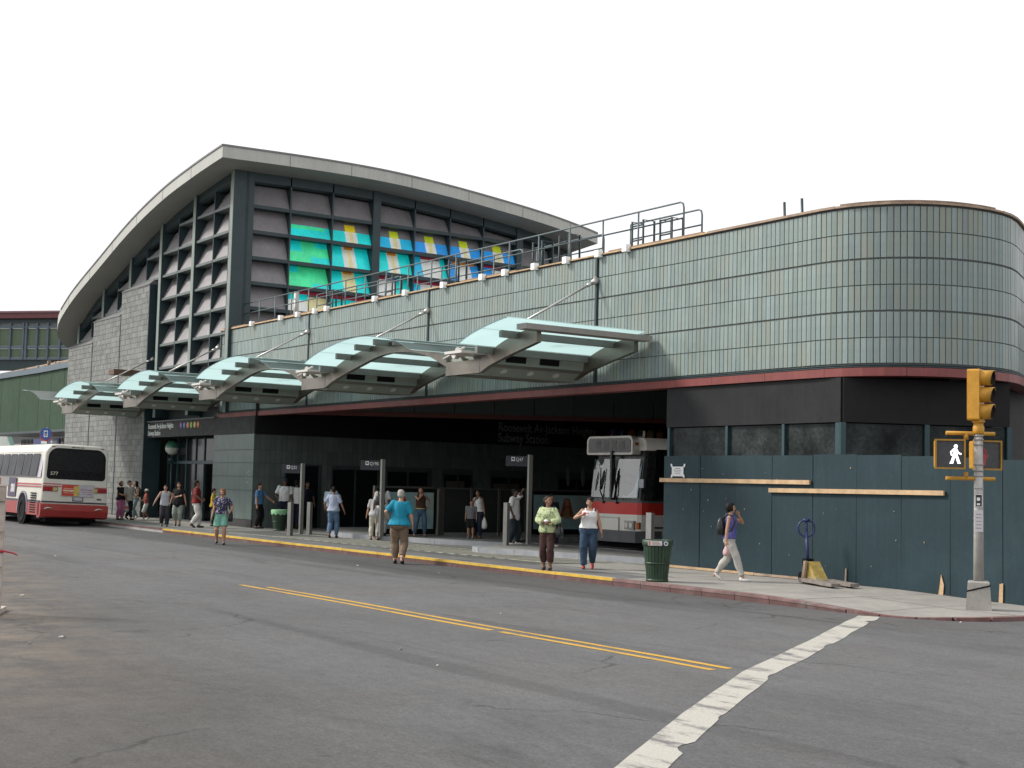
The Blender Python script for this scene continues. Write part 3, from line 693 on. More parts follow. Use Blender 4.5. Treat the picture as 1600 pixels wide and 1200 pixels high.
# ---- glass wall over the terminal roof (faces +X)
XG = -48.2
PB = [(20.62, 20.95), (26.09, 26.43), (33.1, 33.42)]
for y0, y1 in PB:
    b = MB(); b.box(XG - .55, XG, y0, y1, 6.9, sof(XG, y0) + .03); b.build('post', STEEL_G, H)
b = MB(); b.box(XG - .55, XG - .3, 20.2, 20.62, 6.9, sof(XG, 20.3)); b.build('corner_recess', BK, H)
COLS = [(20.95, 22.47), (22.53, 24.28), (24.34, 26.09), (26.43, 28.02), (28.08, 29.72), (29.78, 31.38), (31.44, 33.1), (33.42, 35.0), (35.05, 36.5)]
art = {}
def A_(n, c): art[n] = len(art); return mat('art_glass_' + n, c, .35, var=.2, scale=1.6, emit=.16)  # faint glow stands in for daylight coming through the glass from the hall
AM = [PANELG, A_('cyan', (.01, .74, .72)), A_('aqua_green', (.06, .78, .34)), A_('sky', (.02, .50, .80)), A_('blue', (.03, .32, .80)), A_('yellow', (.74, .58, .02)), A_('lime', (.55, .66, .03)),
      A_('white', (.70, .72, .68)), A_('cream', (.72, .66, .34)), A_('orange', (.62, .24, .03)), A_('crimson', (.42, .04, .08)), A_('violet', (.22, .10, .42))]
G_, CY, AQ, SK, BL, YE, LI, WH, CR, ORG, RD, VI = range(12)
def stripe(base, topc, gap=True):         # lower field with a centre stripe
    return lambda lo: [(0, 1, 0, lo, base), (0, 1, lo, 1, G_), (.36, .66, .0, lo, WH), (.46, .56, 0, lo, CR), (.38, .64, lo, min(1, lo + .34), topc)]
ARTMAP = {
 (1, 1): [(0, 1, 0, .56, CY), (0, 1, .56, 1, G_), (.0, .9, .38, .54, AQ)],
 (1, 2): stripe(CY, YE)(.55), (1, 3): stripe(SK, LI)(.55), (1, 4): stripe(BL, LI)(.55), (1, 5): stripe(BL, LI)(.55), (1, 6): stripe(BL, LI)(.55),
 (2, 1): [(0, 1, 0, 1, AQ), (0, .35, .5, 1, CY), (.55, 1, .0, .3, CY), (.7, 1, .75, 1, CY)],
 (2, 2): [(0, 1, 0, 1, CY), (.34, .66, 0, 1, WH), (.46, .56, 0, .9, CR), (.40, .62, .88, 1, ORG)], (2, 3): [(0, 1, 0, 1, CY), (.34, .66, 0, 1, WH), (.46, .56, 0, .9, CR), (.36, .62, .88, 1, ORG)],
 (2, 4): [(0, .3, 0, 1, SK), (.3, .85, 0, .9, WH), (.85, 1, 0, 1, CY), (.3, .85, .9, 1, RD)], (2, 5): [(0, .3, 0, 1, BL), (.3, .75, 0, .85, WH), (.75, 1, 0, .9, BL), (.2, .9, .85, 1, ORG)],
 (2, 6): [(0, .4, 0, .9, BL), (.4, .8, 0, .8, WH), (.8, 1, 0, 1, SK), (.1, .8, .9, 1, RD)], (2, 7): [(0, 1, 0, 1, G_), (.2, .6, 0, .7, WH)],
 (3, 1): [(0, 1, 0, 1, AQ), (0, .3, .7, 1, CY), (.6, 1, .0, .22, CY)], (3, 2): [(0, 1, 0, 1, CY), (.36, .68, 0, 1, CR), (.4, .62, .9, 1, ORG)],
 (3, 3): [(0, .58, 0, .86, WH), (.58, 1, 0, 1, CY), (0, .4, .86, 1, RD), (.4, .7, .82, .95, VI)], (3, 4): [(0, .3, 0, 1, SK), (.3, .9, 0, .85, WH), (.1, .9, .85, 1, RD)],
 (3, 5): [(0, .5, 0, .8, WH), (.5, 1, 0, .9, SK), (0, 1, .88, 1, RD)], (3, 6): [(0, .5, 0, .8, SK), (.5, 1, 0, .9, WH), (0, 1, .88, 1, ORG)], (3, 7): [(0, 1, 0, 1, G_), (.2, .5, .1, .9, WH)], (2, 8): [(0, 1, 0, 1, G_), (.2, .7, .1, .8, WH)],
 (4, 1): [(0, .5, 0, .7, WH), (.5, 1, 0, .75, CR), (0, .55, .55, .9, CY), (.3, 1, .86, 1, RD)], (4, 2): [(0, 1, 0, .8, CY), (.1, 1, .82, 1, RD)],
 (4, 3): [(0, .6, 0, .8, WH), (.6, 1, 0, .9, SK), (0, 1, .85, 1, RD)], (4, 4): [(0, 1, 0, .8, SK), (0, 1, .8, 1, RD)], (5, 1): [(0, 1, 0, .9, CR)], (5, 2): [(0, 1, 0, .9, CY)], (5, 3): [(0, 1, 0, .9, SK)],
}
ZR = [13.2, 12.2, 11.22, 10.22, 9.26, 8.3, 7.3]
for ci, (y0, y1) in enumerate(COLS):
    ym = (y0 + y1) / 2
    if ci < 8:
        b = MB(); rg = []
        for k in range(5):
            y = lerp(y0, y1, k / 4); z = sof(XG, y); rg.append([(XG - .06, y, z), (XG - .5, y, z), (XG - .5, y, z - .36), (XG - .2, y, z - .42), (XG - .06, y, z - .36)])
        b.rings(rg, sm=False); b.build('head_beam', STEEL_G, H)
    for ri in range(6):
        zt, zb = ZR[ri] - .07, ZR[ri + 1] + .06
        if ri == 0: zt = None
        ztl = sof(XG, y0) - .42 if zt is None else min(zt, sof(XG, y0) - .42); ztr = sof(XG, y1) - .42 if zt is None else min(zt, sof(XG, y1) - .42)
        if ztl < zb + .1 or ztr < zb: continue
        xb, xt = XG - .10, XG - .48
        def P(u, v): return Vector((lerp(xb, xt, v), lerp(y0, y1, u), lerp(zb, lerp(ztl, ztr, u), v)))
        b = MB(); b.add([P(0,0), P(1,0), P(1,1), P(0,1)] + [P(a, c) - Vector((.02,0,0)) for a, c in ((0,0),(1,0),(1,1),(0,1))], [(0, 1, 2, 3), (7, 6, 5, 4), (0, 4, 5, 1), (2, 6, 7, 3)], 0)
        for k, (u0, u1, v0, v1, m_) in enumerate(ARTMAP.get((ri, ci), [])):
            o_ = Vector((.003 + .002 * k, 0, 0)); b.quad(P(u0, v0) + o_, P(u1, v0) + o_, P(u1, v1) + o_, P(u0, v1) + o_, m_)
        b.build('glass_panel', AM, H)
        if ri < 6:
            b = MB(); b.box(XG - .56, XG - .05, y0, y1, ZR[ri + 1] - .07, ZR[ri + 1] + .06); b.build('beam', STEEL_G, H)
for a, c in zip(COLS, COLS[1:]):
    if c[0] - a[1] < .2:
        b = MB(); b.box(XG - .56, XG - .04, a[1], c[0], 6.9, sof(XG, a[1]) - .38); b.build('fin', STEEL_G, H)
b = MB(); b.add([(XG - .6, 20.3, 6.7), (XG - .6, 36.5, 6.7), (XG - .6, 36.5, sof(XG, 36.5)), (XG - .6, 30, sof(XG, 30)), (XG - .6, 20.3, sof(XG, 20.3))], [(0, 1, 2, 3, 4)]); b.build('backing', BK, H)
b = MB(); b.box(-67, -48.9, 36.2, 36.5, 0, 8.2); b.box(-68, -67.7, 20.5, 36.5, 0, 8.0); b.build('rear_wall', STONE_BK, H)
# ---- stone piers, each a thing of blocks
for (xa, xb, zt, lab) in [(-60.0, -56.42, 9.95, 'tallest grey stone pier with sloping cap, beside the station entrance'), (-63.85, -60.0, 8.93, 'middle grey stone pier of the three left of the station entrance'), (-67.6, -63.85, 7.97, 'lowest grey stone pier at the left end of the hall, behind the bus')]:
    p = thing('stone_pier', lab, 'pier', ((xa + xb) / 2, 20.1, 0), 0, 'stone piers left of the station entrance')
    b = MB(); b.box(xa + .03, xb - .03, 19.98, 20.7, 0, zt); b.build('core', STONE_BK, p)
    b = MB(); z = .15; r = 0
    while z < zt - .05:
        zz = min(z + .232, zt); x = xa + .08 - (r % 2) * .16
        while x < xb - .05:
            x1 = min(x + random.choice([.30, .34, .38]), xb - .05); x0 = max(x, xa + .08)
            if x1 - x0 > .05: b.box(x0 + .006, x1 - .006, 19.955 - random.uniform(0, .010), 20.0, z + .008, zz - .004)
            x = x1
        z = zz; r += 1
    tag(b.build('stone_blocks', STONE, p), kind='stuff')
    b = MB(); b.prism([(xa + .02, 19.93, zt), (xa + .02, 19.93, zt + .03), (xa + .02, 20.45, zt + .52), (xa + .02, 20.7, zt + .52), (xa + .02, 20.7, zt)], (xb - xa - .04, 0, 0)); b.build('sloping_cap', mat('pier_cap', (.12, .122, .125), .6, var=.15), p)
    b = MB(); b.box(xb - .045, xb + .015, 19.95, 20.7, 0, zt + .02); b.build('side_trim', STEEL_G, p)

# ================================================================ glazed canopy along the wall
K = thing('glass_canopy', 'stainless steel street canopy of turquoise frosted glass waves along the terminal wall', 'canopy', (-40, 18.6, 4.4))
BX = [-26.37, -34.17, -41.85, -49.35, -57.1]             # right end of each low plate; spacing about 7.75 m
YF, YR, YG0, YG1 = 17.2, 19.92, 16.22, 20.0
TOPP = [(0, 4.70), (1.08, 5.09), (2.4, 5.33), (3.45, 5.41), (4.2, 5.38), (5.5, 5.17), (6.35, 4.86)]   # outer line of a full arch from its left spring
BOTP = [(0, 4.40), (.5, 4.57), (1.83, 4.86), (3.2, 5.10), (4.5, 5.10), (5.5, 4.93), (6.35, 4.62)]
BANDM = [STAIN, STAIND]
def rib(x0, span, y, t0=0., t1=1., mirror=False):
    rg = []
    for k in range(19):
        u = lerp(t0, t1, k / 18) * 6.35; sx = (u / 6.35) * span; x = x0 + (span - sx if mirror else sx)
        zt, zb = smooth_tab(TOPP, u), smooth_tab(BOTP, u)
        rg.append([(x, y - .06, zb), (x, y - .06, zt), (x, y + .06, zt), (x, y + .06, zb)])
    b = MB(); b.rings(rg, sm=False); return b
def glass(x0, span, u0, u1, y0, y1):
    b = MB(); rg = []
    for k in range(7):
        u = lerp(u0, u1, k / 6); x = x0 + u / 6.35 * span; z = smooth_tab(TOPP, clamp(u, 0, 6.35)) + .05
        rg.append([(x, y0, z), (x, y1, z), (x, y1, z + .018), (x, y0, z + .018)])
    for r0, r1 in zip(rg, rg[1:]): b.add([r0[0], r1[0], r1[1], r0[1]], [(0, 1, 2, 3)], 0, True); b.quad(r0[0], r1[0], r1[3], r0[3]); b.quad(r0[1], r0[2], r1[2], r1[1])
    for r in (rg[0], rg[-1]): b.quad(*r)
    return b
def purlin(x, z, y0, y1):
    b = MB(); b.box(x - .05, x + .05, y0, y1, z - .12, z + .035); return b
for i, bx in enumerate(BX):
    pl0, pl1 = bx - 1.45, bx
    # plate, trough with louvres and downlights
    b = MB(); b.box(pl0, pl1 + .02, YF - .065, YF + .065, 4.40, 4.72); b.build('plate', BANDM, K)
    b = MB(); b.rings([[(pl0, y, 4.42), (pl1 - .1, y, 4.36), (pl1 + .36, y, 4.60), (pl1 + .40, y, 4.86), (pl1 + .30, y, 4.90), (pl0 - .3, y, 4.78)] for y in (YF + .05, YR + .05)], sm=False)
    tr = b.build('gutter_trough', [TROUGH], K)
    b = MB(); b.add([(pl1 - .14, YF + .07, 4.355), (pl1 + .355, YF + .07, 4.592), (pl1 + .355, YR, 4.592), (pl1 - .14, YR, 4.355), (pl0, YR, 4.41), (pl0, YF + .07, 4.41)], [(0, 1, 2, 3), (0, 3, 4, 5)]); b.build('soffit_plate', STAIND, tr)
    for yy in (17.9, 18.85):
        b = MB(); b.obox((pl1 + .368, yy - .28, 4.655), (.0, .56, 0), (.022, 0, .15), (.012, 0, -.002)); lv = b.build('louvre', BLACK, tr)
    for yy in (17.75, 18.5, 19.25):
        b = MB(); nv = Vector((.43, 0, -.90)); c = Vector((pl1 + .1, yy, 4.468)); b.tube([c - nv * .0, c + nv * .02], .085, 14); b.build('downlight', mat('downlight_lens', (.55, .54, .50), .4), tr)
    b = MB(); b.tube([(pl1 - .75, YF + .02, 4.75), (pl1 - .25, YF - .5, 4.92)], .06, 10); b.box(pl1 - .45, pl1 + .28, YG0 + .25, YF + .35, 4.80, 4.86); b.tube([(pl1 - 1.1, YF - .35, 4.76), (pl1 - .2, YF - .35, 4.98)], .025, 6)
    b.tube([(pl1 - .55, YF - .42, 4.82), (pl1 - .55, YF - .30, 4.82)], .09, 12); b.build('clamp_fitting', mat('bright_fitting', (.62, .60, .56), .35, .3, var=.08), K)
    # arch to the right of the plate
    half = (i == 0); span = 6.35 if i < 4 else 7.75 - 1.45
    if i > 0: span = (BX[i - 1] - 1.45) - bx
    t1 = 2.25 / 6.35 if half else 1.
    for y in (YF, YR):
        rib(bx, span, y, 0, t1).build('rib', BANDM, K)
    us = [(.55, 1.45), (1.47, 2.45)] if half else [(.55, 1.45), (1.47, 2.5), (2.52, 3.5), (3.52, 4.5), (4.52, 5.5), (5.52, 6.2)]
    for u0, u1 in us:
        glass(bx, span, u0, u1, YG0, YG1).build('glass_pane', FGLASS, K)
    for u in ([.5, 1.46] if half else [.5, 1.46, 2.51, 3.51, 4.51, 5.51]):
        x = bx + u / 6.35 * span; z = smooth_tab(TOPP, u)
        purlin(x, z + .02, YG0 + .5, YG1 - .03).build('purlin', mat('purlin_metal', (.20, .20, .185), .5, .3), K)
    if half:
        b = MB(); b.box(bx + 2.2, bx + 2.55, YG0 + .42, YG1 + .15, 5.18, 5.30); b.build('end_beam', mat('end_beam_metal', (.30, .28, .26), .5, .3), K)
    # hanger rod back to the wall joint
    xr = bx + (.33 if i == 0 else span * .045); zr = 5.5
    wx = [-26.04, -33.9, -41.65, -49.3, -56.4][i]
    b = MB(); b.tube([(wx, 20.2, 6.80), (wx - .0, 18.3 if i else 18.1, 5.62 if i == 0 else 5.75)], .028, 8); b.tube([(wx, 20.24, 6.82), (wx, 20.1, 6.74)], [.11, .05], 10)
    b.tube([(wx, 20.12, 6.75), (wx, 19.95, 6.66)], .045, 8); b.build('tie_rod', CHROME if i > 5 else mat('tie_rod_steel', (.5, .49, .47), .35, .6), K)
# left half wave past the last plate
bx = BX[4] - 1.45 - 6.3
b = MB(); glass(bx, 6.3, 3.4, 6.2, YG0, YG1).build('glass_pane', frosted('edge_glass', (.40, .46, .46), .8), K)
for y in (YF, YR): rib(bx, 6.3, y, .72, 1.).build('rib', BANDM, K)
b = MB(); b.box(-48.9, -48.0, 19.9, 20.1, 5.42, 5.5); b.box(-57.2, -56.5, 18.6, 19.7, 6.06, 6.28); b.build('rusty_bracket', mat('rust_brown', (.12, .07, .05), .7), K)

# ================================================================ roof railings behind the parapet
RAILM = mat('railing_blue_grey', (.085, .115, .125), .5, .2, var=.1)
RL = thing('roof_railing', 'long blue grey tubular railing along the terminal roof edge', 'railing', (-37, 20.75, 7.0))
def rail(y, x0, x1, z0, ztop, zmid, posts, r=.022, parent=RL, bend=True):
    b = MB(); pts = [(x0, y, ztop), (x1 - .12, y, ztop), (x1 - .03, y, ztop - .04), (x1, y, ztop - .14), (x1, y, z0)] if bend else [(x0, y, ztop), (x1, y, ztop)]
    b.tube(pts, r, 8); b.build('top_rail', RAILM, parent)
    b = MB(); b.tube([(x0, y, zmid), (x1, y, zmid)], r * .9, 8); b.build('mid_rail', RAILM, parent)
    for x in posts:
        b = MB(); b.tube([(x, y, z0), (x, y, ztop)], r, 8); b.build('baluster', RAILM, parent)
rail(20.75, -49.9, -23.5, 7.0, 8.42, 8.04, [-49.6 + 1.36 * k for k in range(19)])
RL2 = thing('roof_railing', 'lower blue grey roof railing seen behind and right of the long one', 'railing', (-30, 21.9, 7.0))
rail(21.9, -44.5, -38.4, 7.0, 8.50, 8.10, [-44.5 + 1.5 * k for k in range(5)], parent=RL2)
rail(21.9, -37.4, -31.6, 7.0, 8.50, 8.10, [-37.4 + 1.45 * k for k in range(5)], parent=RL2)
rail(21.9, -30.9, -27.9, 7.0, 8.42, 8.05, [-30.9, -29.4], parent=RL2)
rail(21.4, -26.2, -23.6, 7.0, 8.35, 7.98, [-26.2], parent=RL2)
for i, (x, h) in enumerate([(-42.3, 8.35), (-38.2, 8.38), (-34.4, 8.45), (-30.1, 8.4), (-28.9, 8.42), (-25.9, 8.35), (-24.85, 8.25)]):
    l = thing('roof_ladder', ['short ladder hoop on the roof near the left post', 'second ladder hoop on the roof from the left end', 'ladder hoop on the roof below the art glass', 'ladder hoop on the roof right of the second hall post', 'ladder hoop on the roof beside the end of the hall roof', 'tall ladder hoop near the right end of the railing', 'rightmost ladder hoop by the end of the railing'][i], 'ladder', (x, 21.2, 7.0), 0, 'ladder hoops behind the parapet')
    for dx in (0, .42):
        b = MB(); b.tube([(x + dx, 21.2, 7.0), (x + dx, 21.2, h), (x + dx, 21.55, h), (x + dx, 21.55, 7.0)], .028, 6); b.build('ladder_rail', STEEL_G, l)
    for k in range(4):
        b = MB(); z = 7.15 + k * .36; b.tube([(x, 21.2, z), (x + .42, 21.2, z)], .02, 6); b.build('rung', STEEL_G, l)
pp = MB(); pp.tube([(-44.3, 21.0, 6.9), (-44.3, 21.0, 8.5)], .09, 10); tag(pp.build('roof_post', GALV), 'pale round post on the terminal roof left of the art glass', 'post')

# ================================================================ elevated walkway and train structure at the far left
W = thing('elevated_walkway', 'green panelled elevated walkway joining the hall at the left edge', 'walkway', (-72, 20.5, 4))
wp = [Vector((-67.62, 20.5, 0)), Vector((-74.35, 20.5, 0)), Vector((-84, 20.05, 0))]
for i, (p, q, k) in enumerate([(wp[0], wp[1], 3), (wp[1], wp[2], 3)]):
    for j in range(k):
        a, c = p.lerp(q, j / k), p.lerp(q, (j + 1) / k); d = (c - a).normalized(); n = Vector((d.y, -d.x, 0)) * (1 if d.y * 0 - d.x > 0 else 1)
        b = MB(); b.obox(a + d * .02 + UP * 4.12, (c - a) - d * .04, Vector((0, .15, 0)), UP * 3.06); b.build('wall_panel', GREENP, W)
    b = MB(); b.obox(p + UP * 7.18 - Vector((0, .12, 0)), q - p, Vector((0, .4, 0)), UP * .30); b.build('cornice', BLUEP, W)
    b = MB(); b.obox(p + UP * 4.0 - Vector((0, .05, 0)), q - p, Vector((0, 3, 0)), UP * .12); b.build('soffit', STEEL_G, W)
    b = MB(); b.obox(p + UP * 4.05 + Vector((0, .16, 0)), q - p, Vector((0, 3, 0)), UP * 3.1); b.build('core', STONE_BK, W)
rb = MB(); random.seed(3)
for k in range(46):
    x = random.uniform(-83, -68); z = 7.48 + random.uniform(0, .28); s_ = random.uniform(.06, .3)
    rb.obox((x, 20.9 + random.uniform(0, .8), z - .1), (s_, random.uniform(-.1, .1), random.uniform(-.05, .05)), (0, s_ * .6, .02), (random.uniform(-.05, .05), 0, random.uniform(.05, .22)), random.randint(0, 3))
tag(rb.build('rubble', [WOODOLD, mat('rubble_pale', (.5, .46, .42), .8), mat('rubble_brown', (.22, .15, .10), .8), mat('rubble_grey', (.3, .29, .28), .8)]), 'heap of timber and rubble on top of the green walkway', 'rubble', kind='stuff')
b = MB(); b.box(-86, -67.7, 21.4, 22.5, 7.3, 7.86); tag(b.build('timber_hoarding', WOODOLD), 'weathered brown timber hoarding on the roof of the green walkway', 'hoarding')
# ---- elevated train structure far behind
E_ = thing('elevated_railway_station', 'far elevated railway station with green panels and dark red roof edge', 'railway station', (-102, 28.5, 0))
e0, e1 = Vector((-99.9, 30.6, 0)), Vector((-108.5, 23.15, 0)); ed = (e1 - e0).normalized(); en = Vector((ed.y, -ed.x, 0)); en = -en if en.y > 0 else en
def ebox(s0, s1, z0, z1, out, th, name, m):
    b = MB(); b.obox(e0 + ed*s0 + en*out + UP*z0, ed*(s1 - s0), -en*th, UP*(z1 - z0)); return b.build(name, m, E_)
ebox(0, 11.3, 13.22, 13.62, .45, 4, 'roof_edge', mat('dark_red_roof', (.13, .035, .04), .5, var=.15)); ebox(0, 11.3, 13.62, 13.75, .55, 4.2, 'roof_cap', mat('roof_cap', (.2, .11, .12), .5))
ebox(0, 11.3, 12.9, 13.2, .05, .3, 'eave_beam', STEEL_G); ebox(0, 11.3, 12.52, 12.68, .12, .2, 'head_rail', BLUEP); ebox(0, 11.3, 11.02, 11.2, .10, .2, 'mid_rail', BLUEP); ebox(0, 11.3, 10.2, 10.34, .12, .2, 'sill_rail', BLUEP)
ebox(0, 11.3, 12.68, 12.92, 0, .1, 'frieze', mat('frieze_grey', (.13, .14, .14), .5))
ss = [0, 1.0, 1.95, 2.95, 3.85, 4.75, 5.0, 6.1, 7.2, 8.3, 9.4, 10.4, 11.3]
for i, (a, c) in enumerate(zip(ss, ss[1:])):
    for z0, z1 in ((10.34, 11.02), (11.2, 12.52)):
        if c - a < .4: continue
        ebox(a + .05, c - .05, z0 + .02, z1 - .02, .0, .06, 'wall_panel', mat('station_green', (.095, .135, .08), .5, var=.12, scale=.7, streak=.15))
    ebox(a - .07, a + .07, 10.2, 12.9, .16, .2, 'column', BLUEP)
ebox(0, 11.3, 9.4, 10.2, -.1, .3, 'track_girder', STEEL_G)
st = thing('stairway', 'green edged station stairway descending at the far left edge', 'stairs', (-95, 24, 0))
b = MB(); b.prism([(-96.6, 24, 5.9), (-92.9, 24, 3.45), (-92.6, 24, 3.45), (-96.3, 24, 5.95)], (0, .25, 0)); b.build('stringer', mat('stair_green', (.10, .20, .17), .5), st)
b = MB(); b.prism([(-96.6, 24.1, 5.8), (-93.0, 24.1, 3.45), (-93.0, 24.1, 0), (-96.6, 24.1, 0)], (0, .1, 0)); b.build('stair_wall', mat('stair_pale_wall', (.30, .32, .31), .7), st)
b = MB(); b.box(-140, -80, 26, 26.3, 0, 3.9); tag(b.build('back_wall', mat('street_wall', (.26, .23, .23), .8, var=.15)), 'pale low wall under the walkway behind the bus', 'wall')
fb = thing('iron_fence', 'dark spiked iron fence under the walkway behind the bus', 'fence', (-90, 25.5, 0))
for k in range(34):
    x = -96 + k * .33; b = MB(); b.tube([(x, 25.5, 0), (x, 25.5, 4.05), (x, 25.5, 4.2)], [.03, .03, .005], 4); b.build('picket', BLACK, fb)
b = MB(); b.box(-96, -84.8, 25.48, 25.52, 3.6, 3.66); b.build('rail', BLACK, fb)
b = MB(); b.box(-150, -68, 30, 30.4, 0, 8); tag(b.build('underpass_wall', BK), 'dark wall deep under the elevated walkway', 'wall')
bb = thing('blue_sign_board', 'dark blue station sign board above the bus roof', 'sign', (-84.6, 24, 0))
b = MB(); b.box(-87.3, -82.0, 23.9, 24, 3.2, 3.98); b.build('board', mat('sign_navy', (.02, .03, .13), .5), bb)
for a, c in ((-85.6, -84.4), (-83.6, -82.3)):
    b = MB(); b.box(a, c, 23.885, 23.9, 3.68, 3.84); b.build('pale_strip', mat('sign_pale_print', (.45, .47, .5), .6), bb)
for x in (-87, -82.3):
    b = MB(); b.tube([(x, 24, 0), (x, 24, 3.3)], .05, 6); b.build('post', STEEL_G, bb)
# bus stop sign on a pole behind the bus
bs = thing('bus_stop_sign', 'round blue bus stop sign with red rim on a pole behind the left bus', 'sign', (-62, 17.5, .13))
b = MB(); b.tube([(-62, 17.55, .13), (-62, 17.55, 3.9)], .035, 8); b.build('pole', GALV, bs)
SN = Vector((.82, -.57, 0)); SRt = Vector((.57, .82, 0))
b = MB(); b.disc(Vector((-62, 17.5, 3.58)), SN, .29, 24, 0, .02); rd = b.build('red_rim', mat('sign_red', (.5, .06, .05), .4), bs)
b = MB(); b.disc(Vector((-62, 17.5, 3.62)) + SN * .022, SN, .262, 24, 0, .008); bd = b.build('blue_disc', mat('sign_blue', (.02, .10, .38), .4), bs)
b = MB(); c = Vector((-62, 17.5, 3.62)) + SN * .034
b.obox(c - SRt*.09 - UP*.13, SRt*.18, SN*.006, UP*.05); b.obox(c - SRt*.09 - UP*.08, SRt*.03, SN*.006, UP*.18); b.obox(c + SRt*.06 - UP*.08, SRt*.03, SN*.006, UP*.18); b.obox(c - SRt*.09 + UP*.10, SRt*.18, SN*.006, UP*.05); b.obox(c - SRt*.06 - UP*.02, SRt*.12, SN*.006, UP*.02)
b.obox(c - SRt*.07 - UP*.155, SRt*.035, SN*.006, UP*.025); b.obox(c + SRt*.035 - UP*.155, SRt*.035, SN*.006, UP*.025); b.build('bus_symbol', LETTER, bd)

# ================================================================ buses
def rrect(hw, z0, z1, rt, rb, n=6, lean=0.):
    pts = []
    for cx, cz, r, a0 in ((hw - rb, z0 + rb, rb, -90), (hw - rt, z1 - rt, rt, 0), (-hw + rt, z1 - rt, rt, 90), (-hw + rb, z0 + rb, rb, 180)):
        for k in range(n + 1):
            a = R(a0 + 90 * k / n); z = cz + r * math.sin(a); y = cx + r * math.cos(a)
            pts.append((y * (1 - lean * clamp((z - 1.5) / 1.4) ** 2), z))
    return pts
def wheel(parent, loc, axis, r=.47, w_=.28):
    """tyre and rim, axis is the outward direction"""
    ax = Vector(axis); c = Vector(loc); root = None
    M = ax.to_track_quat('Z', 'Y').to_matrix()
    def L(prof, name, m, par):
        b = MB(); b.lathe(prof, (0, 0, 0), 28); b.v = [c + M @ v for v in b.v]; return b.build(name, m, par, world=False)
    ty = L([(r * .55, -w_), (r * .93, -w_), (r, -w_ + .04), (r, -.04), (r * .93, 0), (r * .6, .0), (r * .58, -.03)], 'wheel', BLACK, parent)
    L([(.01, -.10), (r * .3, -.09), (r * .32, -.03), (r * .4, -.03), (r * .52, -.09), (r * .60, -.02)], 'rim', mat('bus_rim', (.35, .33, .31), .4, .6, var=.2), ty)
    return ty
def plate_text(s, size, m, p, loc, name='number'): pass

